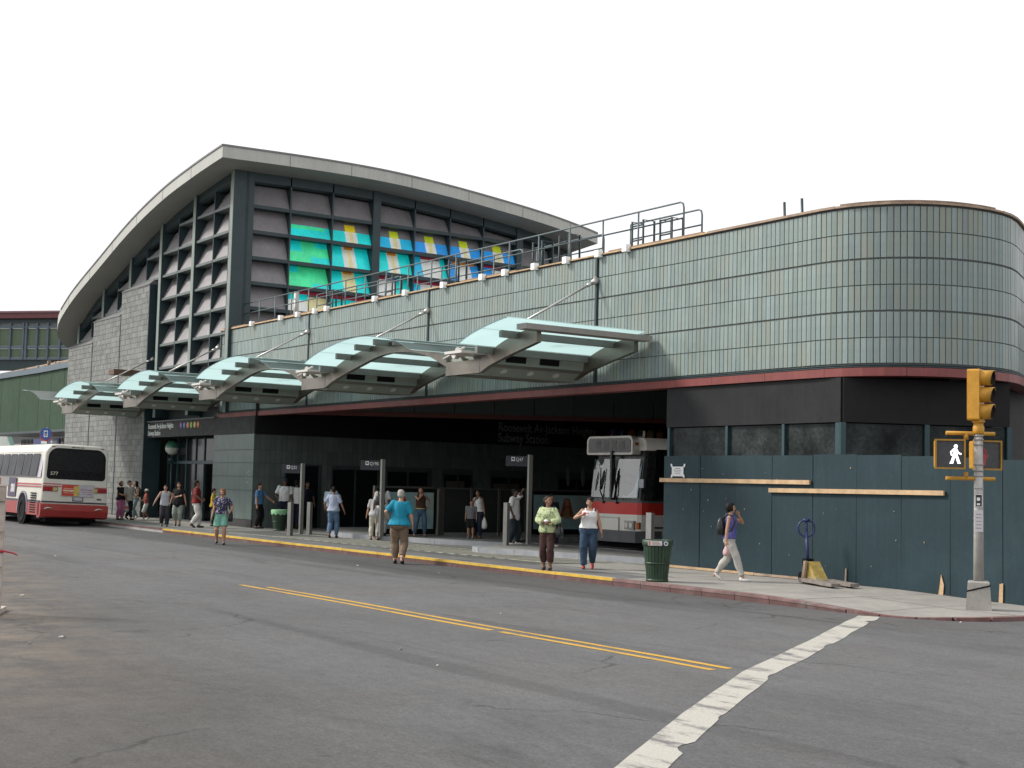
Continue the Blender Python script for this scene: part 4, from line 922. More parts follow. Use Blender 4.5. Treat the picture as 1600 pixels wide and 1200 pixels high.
def rear_bus():
    b0 = thing('city_bus', 'white city bus with red skirt seen from the rear at the left kerb', 'bus', (-49.75, 15.13, 0)); b0.rotation_euler = (R(-1.6), 0, 0)
    HW = 1.2
    prof = lambda s, zc: [(y * s, (z - zc) * s + zc) for y, z in rrect(HW, .36, 2.91, .34, .06, 6, .09)]
    b = MB(); b.rings([[(x, y, z) for y, z in prof(s, 1.6)] for x, s in ((-12, .97), (-11.9, 1), (-.10, 1), (-.03, .985), (0, .96))], sm=True)
    body = b.build('body', BUSW, b0, world=False)
    # red skirt and bumper
    b = MB(); b.box(-12, -2.7, -HW - .012, -HW + .05, .35, .80); b.box(-1.75, -.06, -HW - .012, -HW + .05, .35, .80); b.box(-12, -.06, HW - .05, HW + .012, .35, .8); b.build('skirt', BUSR, b0, world=False)
    b = MB(); b.rings([[(x, -HW * 1.01 + i_, z) for z, x in ((.27, -.12), (.33, .08), (.55, .13), (.74, .10), (.80, -.06))] + [(-.3, -HW * 1.01 + i_, .8), (-.3, -HW * 1.01 + i_, .27)] for i_ in (0, .06, 2.36, 2.42)], sm=False)
    b.build('rear_bumper', BUSR, b0, world=False)
    for y in (-1.08, .72):
        b = MB(); b.tube([(.14, y, .60), (.16, y + .12, .64), (.14, y + .26, .62)], .02, 6); b.build('bumper_scrape', BUSW, b0, world=False)
    b = MB(); b.box(-.005, .02, -1.17, 1.17, .82, .87); b.box(-12, -.05, -HW - .014, -HW, .81, .88); b.build('dark_rub_strip', mat('bus_purple_strip', (.05, .04, .06), .5), b0, world=False)
    b = MB(); b.box(-.9, -.3, -.9, .9, .14, .4); b.build('undercarriage', BLACK, b0, world=False)
    b = MB(); b.box(-11.8, -.6, -1.0, 1.0, .2, .4); b.build('chassis', BLACK, b0, world=False)
    # rear window panel: rounded black pane with fine horizontal ribs
    b = MB(); pts = rrect(1.055, 1.66, 2.77, .33, .13, 8, .05); b.prism([(-.02, y, z) for y, z in pts], (.03, 0, 0)); rw = b.build('rear_window_panel', mat('black_rear_panel', (.010, .010, .012), .3, var=.1, spec=.25), b0, world=False)
    b = MB()
    for k in range(20):
        z = 1.98 + k * .036; hw_ = .95 - max(0, (z - 2.5)) * .3; b.box(.009, .016, -hw_, hw_, z, z + .012)
    tag(b.build('panel_rib', mat('black_rib', (.02, .02, .022), .4), rw, world=False), kind='stuff')
    text('577', .17, mat('bus_number', (.62, .58, .45), .6, var=0), b0, (.014, -.93, 1.80), FACE_E, name='fleet_number', world=False, sx=1.1)
    b = MB(); b.prism([(-.03, y, z) for y, z in rrect(1.10, 1.615, 2.81, .36, .15, 8, .05)], (.025, 0, 0)); b.build('window_surround', mat('bus_surround', (.45, .44, .38), .5), b0, world=False)
    RSTR = mat('bus_stripe_red', (.42, .05, .07), .5)
    b = MB(); b.box(-12, -.05, -HW - .008, -HW, 1.44, 1.475); b.box(-12, -.05, -HW - .008, -HW, 1.35, 1.385); b.box(-.01, .012, -1.15, -.48, 1.47, 1.50); b.box(-.01, .012, -1.15, -.48, 1.39, 1.42); b.box(-.01, .012, .68, 1.15, 1.39, 1.42); b.build('stripe', RSTR, b0, world=False)
    for s in (-1, 1):
        h = MB(); h.box(-.01, .02, *sorted((s * .62, s * 1.15)), 1.22, 1.38); hb_ = h.build('tail_light_cluster', mat('lamp_housing', (.16, .05, .05), .5), b0, world=False)
        for k in range(3):
            b = MB(); b.box(.018, .032, *sorted((s * (.82 + k * .11), s * (.92 + k * .11))), 1.235, 1.365); b.build('tail_light', mat('tail_red', (.32, .015, .02), .25), hb_, world=False)
        b = MB(); b.box(.018, .032, *sorted((s * .64, s * .8)), 1.235, 1.365); b.build('turn_light', mat('reverse_lamp', (.42, .36, .16), .3), hb_, world=False)
    ad = MB(); ad.box(-.005, .022, -.5, .68, 1.06, 1.50); adp = ad.build('advert_frame', mat('advert_frame', (.4, .4, .4), .5), b0, world=False)
    b = MB(); b.box(.02, .026, -.48, .10, 1.08, 1.48); b.build('red_advert', mat('advert_red', (.48, .055, .03), .5, var=.25, scale=5), adp, world=False)
    b = MB(); b.box(.026, .028, -.44, -.02, 1.24, 1.29); b.box(.026, .028, -.42, 0, 1.33, 1.345); b.box(.026, .028, -.42, 0, 1.18, 1.195); b.build('advert_print', mat('advert_pale', (.6, .55, .4), .6), adp, world=False)
    b = MB(); b.box(.026, .03, -.05, .14, 1.08, 1.44); b.build('advert_yellow', mat('advert_yellow', (.5, .38, .1), .5, var=.3, scale=9), adp, world=False)
    b = MB(); b.box(.02, .026, .17, .66, 1.06, 1.42); b.build('white_advert', mat('advert_grey', (.42, .41, .45), .5, var=.2, scale=8), adp, world=False)
    b = MB(); b.box(.026, .028, .21, .62, 1.30, 1.33); b.box(.026, .028, .23, .60, 1.22, 1.235); b.box(.026, .028, .23, .60, 1.15, 1.165); b.build('advert_print', mat('advert_red_print', (.35, .12, .2), .6), adp, world=False)
    b = MB(); b.box(-.005, .03, -.08, .30, .90, 1.06); lp = b.build('licence_plate', mat('plate_frame', (.08, .08, .1), .5), b0, world=False)
    b = MB(); b.box(.03, .034, -.05, .27, .92, 1.04); b.build('plate_face', mat('plate_pale', (.4, .4, .42), .5, var=.2, scale=14), lp, world=False)
    for y in (-.88, -.16, 0, .16, .88):
        b = MB(); b.box(-.02, .0, y - .06, y + .06, 2.80, 2.835); b.build('marker_light', mat('tail_red', (.32, .015, .02), .25), b0, world=False)
    b = MB(); b.box(-.005, .014, .80, .96, .96, 1.02); b.build('vent_badge', mat('badge', (.1, .1, .1), .5), b0, world=False)
    # side: slanted window band
    gb = MB(); gb.add([(-12, -HW - .002, 1.70), (-.62, -HW - .002, 1.70), (-.45, -HW * .935 - .01, 2.60), (-12, -HW * .935 - .01, 2.60)], [(0, 1, 2, 3)]); gband = gb.build('window_band', mat('bus_window_frame', (.03, .03, .032), .4), b0, world=False)
    for k in range(11):
        x = -.75 - k * 1.0
        b = MB(); b.add([(x - .86, -HW - .012, 1.75), (x, -HW - .012, 1.75), (x + .14, -HW * .935 - .018, 2.55), (x - .72, -HW * .935 - .018, 2.55)], [(0, 1, 2, 3)]); b.build('side_window', mat('bus_side_glass', (.028, .03, .038), .2, var=.6, scale=1.2, spec=.05), gband, world=False)
    b = MB(); b.add([(-.60, -HW - .004, 1.70), (-.20, -HW - .004, 1.70), (-.20, -HW * .92 - .01, 2.62), (-.46, -HW * .935 - .012, 2.62)], [(0, 1, 2, 3)]); b.build('quarter_panel', mat('bus_lilac_panel', (.42, .40, .46), .3), b0, world=False)
    b = MB(); b.box(-12, -.9, -HW * .86, -HW * .80, 2.76, 2.80); b.build('roof_stripe', mat('roof_faded_red', (.5, .2, .18), .6), b0, world=False)
    b = MB(); b.box(-4.4, -3.3, -HW - .014, -HW, .95, 1.66); sa = b.build('side_advert', mat('side_ad_dark', (.06, .05, .09), .5, var=.4, scale=4), b0, world=False)
    b = MB(); b.box(-3.95, -3.45, -HW - .02, -HW - .012, 1.12, 1.42); b.build('advert_figure', mat('side_ad_pale', (.5, .48, .46), .5, var=.5, scale=9), sa, world=False)
    # wheel arch
    for s in (-1, 1):
        b = MB(); b.tube([(-2.25, s * (HW - .05), .52), (-2.25, s * (HW + .016), .52)], .60, 24, cap=True); wa = b.build('wheel_arch', BLACK, b0, world=False)
        b = MB(); rg = []
        for k in range(15):
            a = R(-8 + 196 * k / 14); ca, sa_ = math.cos(a), math.sin(a); rg.append([(-2.25 + ca * .60, s * HW, .52 + sa_ * .60), (-2.25 + ca * .60, s * (HW + .03), .52 + sa_ * .60), (-2.25 + ca * .67, s * (HW + .03), .52 + sa_ * .67), (-2.25 + ca * .67, s * HW, .52 + sa_ * .67)])
        b.rings(rg, sm=False); b.build('arch_lip', mat('arch_lip', (.22, .20, .28), .4), b0, world=False)
        wheel(b0, (-2.25, s * (HW + .035), .47), (0, s, 0))
        wheel(b0, (-9.8, s * HW, .47), (0, s, 0))
    for k in range(9):
        b = MB(); z = .42 + k * .085; b.box(-1.25, -.55, -HW - .022, -HW - .005, z, z + .045); b.build('engine_louvre', BLACK, b0, world=False)
    return b0
rear_bus()

def clear_glass(name, refl):
    m = bpy.data.materials.new(name); m.use_nodes = True; N, L = m.node_tree.nodes, m.node_tree.links; N.clear()
    o = N.new('ShaderNodeOutputMaterial'); a = N.new('ShaderNodeBsdfTransparent'); g_ = N.new('ShaderNodeBsdfGlossy'); mx = N.new('ShaderNodeMixShader')
    a.inputs[0].default_value = (.75, .8, .8, 1); g_.inputs[1].default_value = .02; mx.inputs[0].default_value = refl
    L.new(a.outputs[0], mx.inputs[1]); L.new(g_.outputs[0], mx.inputs[2]); L.new(mx.outputs[0], o.inputs[0]); return m
def bay_bus():
    b0 = thing('city_bus', 'white city bus with red band nosing out of the dark bay', 'bus', (-29.1, 23.3, .13)); b0.scale = (.95, .95, .95); HW = 1.2; HT = 3.22
    LOW = mat('bay_bus_white', (.76, .74, .68), .35, var=.07, stain=.2, stain_col=(.4, .38, .34))
    REDB = mat('bay_bus_red', (.60, .04, .032), .35, var=.06)
    FRM = mat('bus_black_frame', (.016, .017, .018), .3)
    def shell(z0, z1, name, m, dx=0., bow=.12, hw=HW):
        b = MB(); rg = []
        for z in (z0, z1):
            r = [(-hw, 12, z)] + [(-hw, .32, z)] + [(-hw + .05, .12, z)] + [(lerp(-hw + .14, hw - .14, k / 8), .03 - bow * (1 - (2 * k / 8 - 1) ** 2) + .0, z) for k in range(9)] + [(hw - .05, .12, z), (hw, .32, z), (hw, 12, z)]
            rg.append(r)
        b.rings(rg, sm=False); o = b.build(name, m, b0, world=False); return o
    shell(.30, 1.07, 'lower_body', LOW); shell(1.07, 1.40, 'red_band', REDB, hw=HW + .006); shell(1.40, 1.46, 'belt_trim', mat('belt_trim', (.12, .12, .12), .5), hw=HW + .01)
    b = MB(); rg = []
    for z, dy in ((1.46, 0), (2.9, .16)):
        rg.append([(-HW, 12, z), (-HW, .34 + dy, z), (-HW + .10, .14 + dy, z)] + [(lerp(-HW + .16, HW - .16, k / 8), .05 + dy - .11 * (1 - (2 * k / 8 - 1) ** 2), z) for k in range(9)] + [(HW - .1, .14 + dy, z), (HW, .34 + dy, z), (HW, 12, z)])
    b.rings([r[3:12] for r in rg][:0] or rg, sm=False, cap=True); b.v = [v + Vector((0, .10 if v.y < 1 else 0, 0)) for v in b.v]; b.build('window_frame', FRM, b0, world=False)
    b = MB(); b.add([(-1.06, .20, 1.50), (1.06, .20, 1.50), (1.06, .38, 1.50), (-1.06, .38, 1.50)], [(0, 1, 2, 3)]); b.build('dashboard', mat('dash_grey', (.12, .12, .12), .6), b0, world=False)
    b = MB(); b.prism([(-.98, .1, 1.52), (-.40, .055, 1.52), (-.46, .06, 1.66), (-.72, .075, 1.86), (-.98, .11, 1.74)], (0, .012, 0)); b.build('seat_back', mat('seat_grey', (.10, .10, .10), .7), b0, world=False)
    b = MB(); b.prism([(-.95, .17, 1.98), (-.10, .12, 1.98), (-.10, .17, 2.5), (-.92, .21, 2.42)], (0, .012, 0)); b.build('sky_reflection', mat('pale_sky_reflection', (.50, .52, .52), .6), b0, world=False)  # pale panel behind the glass, standing in for sky mirrored in the left windscreen
    # windscreens
    WS = clear_glass('bus_windscreen', .2)
    for s in (-1, 1):
        b = MB(); y = lambda u, v: lerp(.05, .21, v) - .11 * (1 - u * u) - .012
        us = [s * (.06 + .86 * k / 5) for k in range(6)]; rg = [[(u * 1.12, y(u, (z - 1.46) / 1.44), z) for u in us] for z in (1.53, 1.7, 2.0, 2.3, 2.55, 2.62)]
        b.rings(rg, sm=True, cap=False, closed=False); ws = b.build('windscreen', WS, b0, world=False)
        w0 = Vector((s * .30, -.075, 1.42)); b = MB(); b.tube([w0, w0 + Vector((s * .05 - .1, -.02, .3)), w0 + Vector((s * .02 - .16, .02, .95))], .018, 6); b.box(w0.x - .05, w0.x + .09, w0.y - .01, w0.y + .02, 1.36, 1.42); b.build('wiper', BLACK, b0, world=False)
    b = MB(); b.box(-.035, .035, -.085, .05, 1.46, 2.85); b.build('centre_post', FRM, b0, world=False)
    b = MB(); b.tube([(.2, .12, 2.1), (.45, .13, 2.2), (.75, .15, 2.12)], .018, 6); b.tube([(.2, .12, 1.9), (.45, .125, 1.98), (.72, .14, 1.9)], .018, 6); b.build('inner_rail', BLACK, b0, world=False)
    b = MB(); b.add([(.35, .06, 1.55), (.95, .12, 1.55), (1.0, .235, 2.5), (.90, .22, 2.3), (.62, .14, 1.9)], [(0, 1, 2, 3, 4)]); b.build('blue_sky_reflection', mat('pale_blue_reflection', (.5, .62, .68), .6, var=.2), b0, world=False)  # added sheet painted as the light blue sky reflection low in this pane
    # side windows
    for k in range(7):
        y0 = .55 + k * 1.55; b = MB(); b.box(HW + .001, HW + .012, y0, y0 + 1.42, 1.56, 2.75); b.build('side_window', DGLASS, b0, world=False)
    # roof dome and sign box
    b = MB(); b.rings([[(x, y, z) for x, z in rrect(HW, 2.86, HT, .22, .05, 5)] for y in (.22, 12)], sm=True); b.build('roof', LOW, b0, world=False)
    sb = MB(); pr = rrect(1.04, 2.74, 3.27, .16, .06, 6); sb.prism([(x - .16, -.02, z) for x, z in pr], (0, .5, 0)); sbx = sb.build('sign_box', LOW, b0, world=False)
    b = MB(); b.prism([(x - .16, -.032, z) for x, z in rrect(.96, 2.80, 3.21, .11, .04, 6)], (0, .014, 0)); fc = b.build('sign_window', mat('sign_dark_glass', (.02, .022, .022), .1), sbx, world=False)
    for k in range(4):
        x = -.78 + k * .36; b = MB(); b.prism([(x, -.036, 2.87), (x + .26, -.036, 2.87), (x + .24, -.036, 3.14), (x + .02, -.036, 3.14)], (0, .004, 0)); b.build('blind_panel', mat('sign_blind', (.13, .14, .135), .5, var=.3, scale=6), fc, world=False)
    b = MB(); b.box(.94, 1.0, -.035, .1, 3.0, 3.08); b.build('marker_light', mat('amber_dark', (.3, .08, .03), .3), b0, world=False)
    b = MB(); b.tube([(.75, .5, 3.2), (.75, .5, 3.42)], .03, 8); b.build('antenna', LOW, b0, world=False)
    # lower front: headlights, vents, bumper
    b = MB(); rg = []
    for z in (.30, .62):
        rg.append([(-HW - .02, .8, z), (-HW - .02, .2, z)] + [(lerp(-HW + .1, HW - .1, k / 8), -.06 - .12 * (1 - (2 * k / 8 - 1) ** 2), z) for k in range(9)] + [(HW + .02, .2, z), (HW + .02, .8, z)])
    b.rings(rg, sm=False); b.build('front_bumper', mat('bumper_grey', (.11, .115, .125), .5, var=.2), b0, world=False)
    for s in (-1, 1):
        h = MB(); h.box(*sorted((s * .62, s * 1.02)), -.06, .06, .66, .90); hh = h.build('headlight_cluster', mat('headlight_bezel', (.32, .32, .31), .3, .5), b0, world=False)
        for k in range(2):
            b = MB(); b.disc((s * (.72 + k * .19), -.058, .78), (0, -1, 0), .075, 16, 0, .02); b.build('headlight', mat('lamp_glass', (.6, .6, .58), .1, .3), hh, world=False)
        b = MB(); b.box(*sorted((s * 1.05, s * 1.15)), .02, .1, .68, .86); b.build('turn_light', mat('amber_lens', (.5, .13, .02), .3), b0, world=False)
    b = MB(); b.box(-.6, -.58, -.10, -.06, .62, .98); b.box(.4, .42, -.10, -.06, .62, .98); b.box(-.6, .4, -.10, -.07, .96, .975); b.build('panel_seam', mat('seam_grey', (.25, .25, .24), .6), b0, world=False)
    b = MB(); b.box(HW + .002, HW + .012, .35, 11, .70, .74); b.box(HW + .002, HW + .01, .38, .50, .92, 1.0); b.box(HW + .002, HW + .01, .98, 1.0, .32, 1.06); b.build('side_trim', BLACK, b0, world=False)
    for y in (2.4, 8.3):
        for s in (-1, 1): wheel(b0, (s * (HW - .0), y, .45), (s, 0, 0), .45)
    b = MB(); b.box(-1.0, 1.0, .3, 11.5, .12, .4); b.build('chassis', BLACK, b0, world=False)
    # mirrors
    m = MB(); m.tube([(-HW + .1, .1, 2.75), (-HW - .35, -.25, 2.8), (-HW - .45, -.32, 2.45)], .018, 6); mm = m.build('mirror_arm', BLACK, b0, world=False)
    b = MB(); b.ell((-HW - .46, -.33, 2.1), .09, .05, .3); b.build('mirror', BLACK, mm, world=False)
    b = MB(); b.ell((-HW + .2, -.28, 2.1), .10, .06, .3); b.build('mirror', BLACK, mm, world=False)
    m = MB(); m.tube([(HW - .02, .2, 1.72), (HW + .16, -.05, 1.72), (HW + .16, -.05, 1.95)], .016, 6); mm = m.build('mirror_arm', BLACK, b0, world=False)
    b = MB(); b.box(HW + .06, HW + .26, -.09, -.03, 1.82, 2.06); b.build('mirror', mat('mirror_grey', (.3, .31, .33), .3, .5), mm, world=False)
bay_bus()

# ================================================================ bus bay islands, shelters, posts, bollards
ISC = mat('island_concrete', (.22, .215, .205), .85, var=.2, stain=.5, stain_col=(.1, .1, .095)); ISK = mat('island_kerb', (.30, .31, .33), .6, .1, var=.15)
def island(pts):
    o = MB(); o.prism([(x, y, .1) for x, y in pts], (0, 0, .165)); io = tag(o.build('bus_island', ISC), kind='structure')
    n = len(pts)
    for i in range(n):
        p, q = Vector((*pts[i], 0)), Vector((*pts[(i + 1) % n], 0)); L = (q - p).length; d = (q - p).normalized(); nn_ = Vector((d.y, -d.x, 0)); k = max(1, int(L / 1.6))
        for j in range(k):
            a, c = p + d * (L * j / k + .005), p + d * (L * (j + 1) / k - .005)
            b = MB(); b.obox(a - nn_ * .13 + UP * .1, c - a, nn_ * .145, UP * .17); b.build('kerbstone', ISK, io, world=False)
island([(-38.6, 19.75), (-37.1, 19.75), (-33.7, 20.55), (-31.3, 21.45), (-34.2, 24.2), (-34.6, 28.5), (-42.5, 28.5), (-42.5, 21.6)])
island([(-29.7, 19.25), (-29.2, 19.1), (-28.1, 19.45), (-26.2, 20.0), (-24.3, 20.45), (-24.3, 22.0), (-27.0, 22.5), (-31.6, 22.4)])
def shelter(p, q, z0, label, hair, wide):
    p, q = Vector((*p, 0)), Vector((*q, 0)); d = (q - p); L = d.length; d.normalize(); n = Vector((d.y, -d.x, 0)); n = n if n.x > 0 else -n
    t = thing('advert_shelter', label, 'bus shelter', tuple(p + UP * z0))
    def bx(s0, s1, za, zb, o0, o1, name, m, par=t):
        b = MB(); b.obox(p + d*s0 + n*o0 + UP*(z0 + za), d*(s1 - s0), n*(o1 - o0), UP*(zb - za)); return b.build(name, m, par)
    for s in (0, L): bx(s - .05, s + .05, 0, 1.50, -.05, .05, 'upright', POSTM)
    bx(.05, L - .05, 1.44, 1.50, -.04, .04, 'top_bar', POSTM)
    a, c = wide
    bx(a, c, .05, 1.44, -.04, .03, 'case', BLACK)
    ad = bx(a + .1, c - .1, .22, 1.32, .03, .04, 'poster', mat('poster_blue_green', (.30, .46, .48), .35, var=.25, scale=.9, stain=.5, stain_col=(.42, .42, .32)))
    m_ = (a + c) / 2 + hair
    def fig(pts, m, name, o):
        b = MB(); b.prism([p + d*(m_ + u) + n*o + UP*(z0 + v) for u, v in pts], n * .003); b.build(name, m, ad)
    fig([(-.30, .62), (.30, .62), (.22, .85), (.15, 1.08), (.08, 1.22), (-.08, 1.22), (-.16, 1.05), (-.22, .85)], mat('poster_red_hair', (.30, .075, .03), .5, var=.4, scale=6), 'printed_hair', .041)
    fig([(-.065, .98), (.065, .98), (.075, 1.1), (.04, 1.18), (-.04, 1.18), (-.075, 1.1)], mat('poster_face', (.42, .24, .16), .5), 'printed_face', .045)
    fig([(-.13, .55), (.13, .55), (.08, .9), (-.08, .9)], mat('poster_dress', (.30, .22, .12), .5, var=.3), 'printed_dress', .043)
    for s0, s1 in ((L * .0 + .05, a), (c, L - .05)):
        if s1 - s0 > .15: bx(s0, s1, .1, 1.56, -.01, .01, 'glass_screen', SMOKE)
    return t
shelter((-36.2, 19.95), (-36.2, 22.2), .24, 'bus shelter with pale teal poster behind the woman in the brown top', -.2, (.08, 2.12))
shelter((-36.2, 25.55), (-36.2, 28.3), .24, 'bus shelter with teal poster of a red haired figure behind the blouse woman', .12, (.08, 2.7))
sc = thing('glass_screen_wall', 'dark glass waiting screen behind the boy and the woman with the plastic bag', 'screen', (-34.4, 23.2, .265))
for k in range(4):
    p = Vector((-36.2, 22.32, 0)).lerp(Vector((-36.2, 25.45, 0)), k / 3); b = MB(); b.box(p.x - .04, p.x + .04, p.y - .04, p.y + .04, .24, 1.74); b.build('upright', POSTM, sc)
    if k < 3:
        q = Vector((-36.2, 22.32, 0)).lerp(Vector((-36.2, 25.45, 0)), (k + 1) / 3); d = q - p; b = MB(); b.obox(p + d*.05 + UP*.35, d * .9, Vector((.012, 0, 0)), UP * 1.33); b.build('glass_screen', SMOKE, sc)
        b = MB(); b.obox(p + UP*1.68, d, Vector((.03, -.03, 0)), UP * .05); b.build('top_bar', POSTM, sc)
NAVY = mat('post_sign_navy', (.018, .02, .03), .4)
for i, (x, y, z, h, t, lab) in enumerate([(-40.05, 19.42, .13, 2.25, 'Q32', 'grey bus stop post with dark flag sign beside the white shirted men'), (-35.42, 19.75, .265, 2.25, 'Q19B', 'grey bus stop post with dark flag sign above the man with the backpack'), (-30.65, 21.65, .265, 2.42, 'Q47', 'grey bus stop post that the youth in the white T-shirt leans on')]):
    t_ = thing('bus_stop_post', lab, 'bus stop post', (x, y, z), 0, 'bus stop posts at the bays')
    rt = Vector((.565, .825, 0)); fwv = Vector((.825, -.565, 0)); c = Vector((x, y, z))
    b = MB(); b.obox(c - rt*.065 - fwv*.04, rt*.045, fwv*.08, UP*h); b.build('pale_edge', BOLL, t_)
    b = MB(); b.obox(c - rt*.018 - fwv*.05, rt*.095, fwv*.1, UP*h); b.build('post', POSTM, t_)
    b = MB(); b.obox(c - rt*.66 - fwv*.015 + UP*(h - .32), rt*.59, fwv*.03, UP*.28); fl = b.build('flag_sign', NAVY, t_)
    rot = Matrix((rt, UP, fwv)).transposed()
    text(t, .135, LETTER, fl, c - rt*.385 + fwv*.02 + UP*(h - .18), rot, name='route_number', sx=.80)
    b = MB(); q = c - rt*.46 + fwv*.017 + UP*(h - .125); b.obox(q - rt*.05 - UP*.055, rt*.1, fwv*.004, UP*.11); b.build('bus_symbol', LETTER, fl)
    b = MB(); b.obox(q - rt*.03 - UP*.02 + fwv*.005, rt*.06, fwv*.002, UP*.05); b.build('symbol_window', NAVY, fl)
for i, (x, y, z, h, lab) in enumerate([(-39.0, 18.55, .13, 1.03, 'cream bollard left of the first bus stop post'), (-39.6, 19.5, .13, 1.03, 'cream bollard right of the first bus stop post'), (-30.1, 20.55, .265, 1.12, 'cream bollard beside the youth in the white T-shirt'), (-21.9, 18.55, .13, 1.22, 'tall steel bollard between the bus and the plywood hoarding')]):
    t_ = thing('bollard', lab, 'bollard', (x, y, z), 0, 'bollards at the bus bays')
    rt = Vector((.565, .825, 0)); fwv = Vector((.825, -.565, 0)); c = Vector((x, y, z))
    b = MB(); b.obox(c - rt*.09 - fwv*.05, rt*.10, fwv*.10, UP*h); b.build('pale_face', BOLL if i < 3 else mat('satin_steel', (.48, .47, .45), .35, .6), t_)
    b = MB(); b.obox(c + rt*.012 - fwv*.06, rt*.07, fwv*.09, UP*(h - .005)); b.build('dark_face', mat('bollard_dark', (.05, .045, .04), .5), t_)
# globe lamp at the station entrance
gl = thing('globe_lamp', 'green and white subway globe lamp in front of the entrance doors', 'lamp', (-55.4, 20.85, .13))
b = MB(); b.tube([(-55.4, 20.85, .13), (-55.4, 20.85, 2.75)], .05, 10); b.tube([(-55.4, 20.85, 2.5), (-55.4, 20.85, 2.62)], .16, 12); b.build('pole', STEEL_G, gl)
b = MB(); b.ell((-55.4, 20.85, 3.06), .30, .30, .30, 20, 12); gg = b.build('globe', [mat('globe_green', (.06, .22, .14), .3), mat('globe_white', (.6, .6, .56), .3)], gl)
for p in gg.data.polygons: p.material_index = 0 if p.center.z + .13 > 3.03 else 1
# ================================================================ plywood hoarding
HG = thing('plywood_hoarding', 'blue green painted plywood hoarding around the corner shop front', 'hoarding', (-18, 20.1, .1))
xsF = [-23.28, -22.1, -21.02, -19.96, -18.86, -17.76, -16.70, -15.62, -14.55, -13.5]
for i, (a, c) in enumerate(zip(xsF, xsF[1:])):
    dz = [0, .004, .0, -.002, .012, -.004, -.03, -.06, -.10][i]; yo = random.uniform(-.006, .006); tl = random.uniform(-.006, .006)
    b = MB(); zb = zpave((a + c) / 2, 20.05) + .01
    b.prism([(a + .006 - tl, 20.09 + yo, zb), (c - .006 - tl, 20.09 + yo, zb), (c - .006 + tl, 20.09 + yo, 2.575 + dz), (a + .006 + tl, 20.09 + yo, 2.575 + dz)], (0, .02, 0)); b.build('plywood_sheet', PLY, HG)
for k in range(4):
    b = MB(); b.box(-13.5, -13.48, 20.09 + k * 1.2, 21.28 + k * 1.2, .03, 2.46); b.build('plywood_sheet', PLY, HG)
def batten(x0, x1, z, h=.085, y=20.07, m=WOOD, dz=0., name='timber_batten'):
    b = MB(); b.prism([(x0, y, z), (x1, y, z + dz), (x1, y, z + dz + h), (x0, y, z + h)], (0, -.045, 0)); return b.build(name, m, HG)
batten(-23.36, -18.9, 2.0, dz=.0); batten(-20.0, -15.72, 1.83, dz=.02)
batten(-23.1, -20.4, .145, .05); batten(-20.38, -18.6, .145, .045, m=WOODOLD)
b = MB(); b.prism([(-15.86, 20.075, .09), (-15.76, 20.075, .09), (-15.74, 20.075, .28), (-15.80, 20.075, .46), (-15.83, 20.075, .25)], (0, -.012, 0)); b.build('splintered_patch', WOOD, HG)
b = MB(); b.prism([(-18.02, 20.075, .13), (-17.98, 20.075, .13), (-17.97, 20.075, .42), (-18.0, 20.075, .44)], (0, -.012, 0)); b.build('splintered_patch', WOODOLD, HG)
b = MB(); b.prism([(-14.62, 20.075, .05), (-14.54, 20.075, .05), (-14.53, 20.075, .40), (-14.6, 20.075, .38)], (0, -.012, 0)); b.build('splintered_patch', WOOD, HG)
for k in range(26):
    x, z = random.uniform(-23, -14), random.uniform(.4, 2.4); b = MB(); s_ = random.uniform(.008, .022); b.box(x, x + s_, 20.076, 20.084, z, z + s_ * random.uniform(.7, 2)); b.build('paint_chip', random.choice([WOOD, WOODOLD, mat('filler_blob', (.22, .27, .27), .8)]), HG)
pn = thing('paper_notice', 'white paper notice taped to the left end of the hoarding above the timber batten', 'notice', (-22.8, 20.06, 2.1))
PAPER = mat('white_paper', (.72, .72, .72), .8, var=.05)
b = MB(); b.box(-23.0, -22.62, 20.068, 20.073, 2.13, 2.34); b.build('sheet', PAPER, pn)
for x, z, s in ((-23.03, 2.10, 1), (-22.62, 2.10, -1), (-23.02, 2.33, -1), (-22.62, 2.33, 1)):
    b = MB(); b.prism([(x, 20.062, z), (x + .05, 20.062, z), (x + .05 + .02 * s, 20.062, z + .07), (x + .02 * s, 20.062, z + .07)], (0, .004, 0)); b.build('tape', PAPER, pn)
for k, (a, c) in enumerate([(-22.9, -22.72), (-22.94, -22.68), (-22.92, -22.7), (-22.9, -22.72)]):
    b = MB(); z = 2.29 - k * .035; b.box(a, c, 20.065, 20.068, z, z + (.014 if k else .02)); b.build('print_line', mat('grey_print', (.3, .3, .33), .8), pn)
# pallet jack
PJ = thing('pallet_jack', 'parked pallet jack with dark blue handle and worn yellow body by the hoarding', 'pallet jack', (-18.3, 19.5, .135))
f = Vector((.95, -.31, 0)).normalized(); s_ = Vector((.31, .95, 0)).normalized(); o = Vector((-18.35, 19.5, .135))
NB = mat('jack_navy', (.02, .03, .12), .45, var=.15); JY = mat('jack_worn_yellow', (.34, .25, .06), .6, var=.35, scale=9, stain=.8, stain_col=(.34, .30, .24)); JG = mat('jack_fork_grey', (.20, .175, .155), .7, var=.3, scale=8)
b = MB(); b.tube([o - f*.1 + UP*.32, o - f*.17 + UP*.98], .028, 8); vr = (RT*.96); hc = o - f*.175 + UP*1.02
b.build('handle_shaft', NB, PJ)
b = MB(); b.tube([hc + RT * (.155 * math.cos(t)) + UP * (.15 * math.sin(t) + (.02 if math.sin(t) > 0 else 0)) for t in [2*math.pi*k/24 for k in range(25)]], .017, 8, cap=False); b.tube([hc + UP*.13, hc - UP*.13], .026, 8); b.tube([hc - RT*.06 + UP*.16, hc + RT*.06 + UP*.16], .03, 8); b.build('handle_loop', NB, PJ)
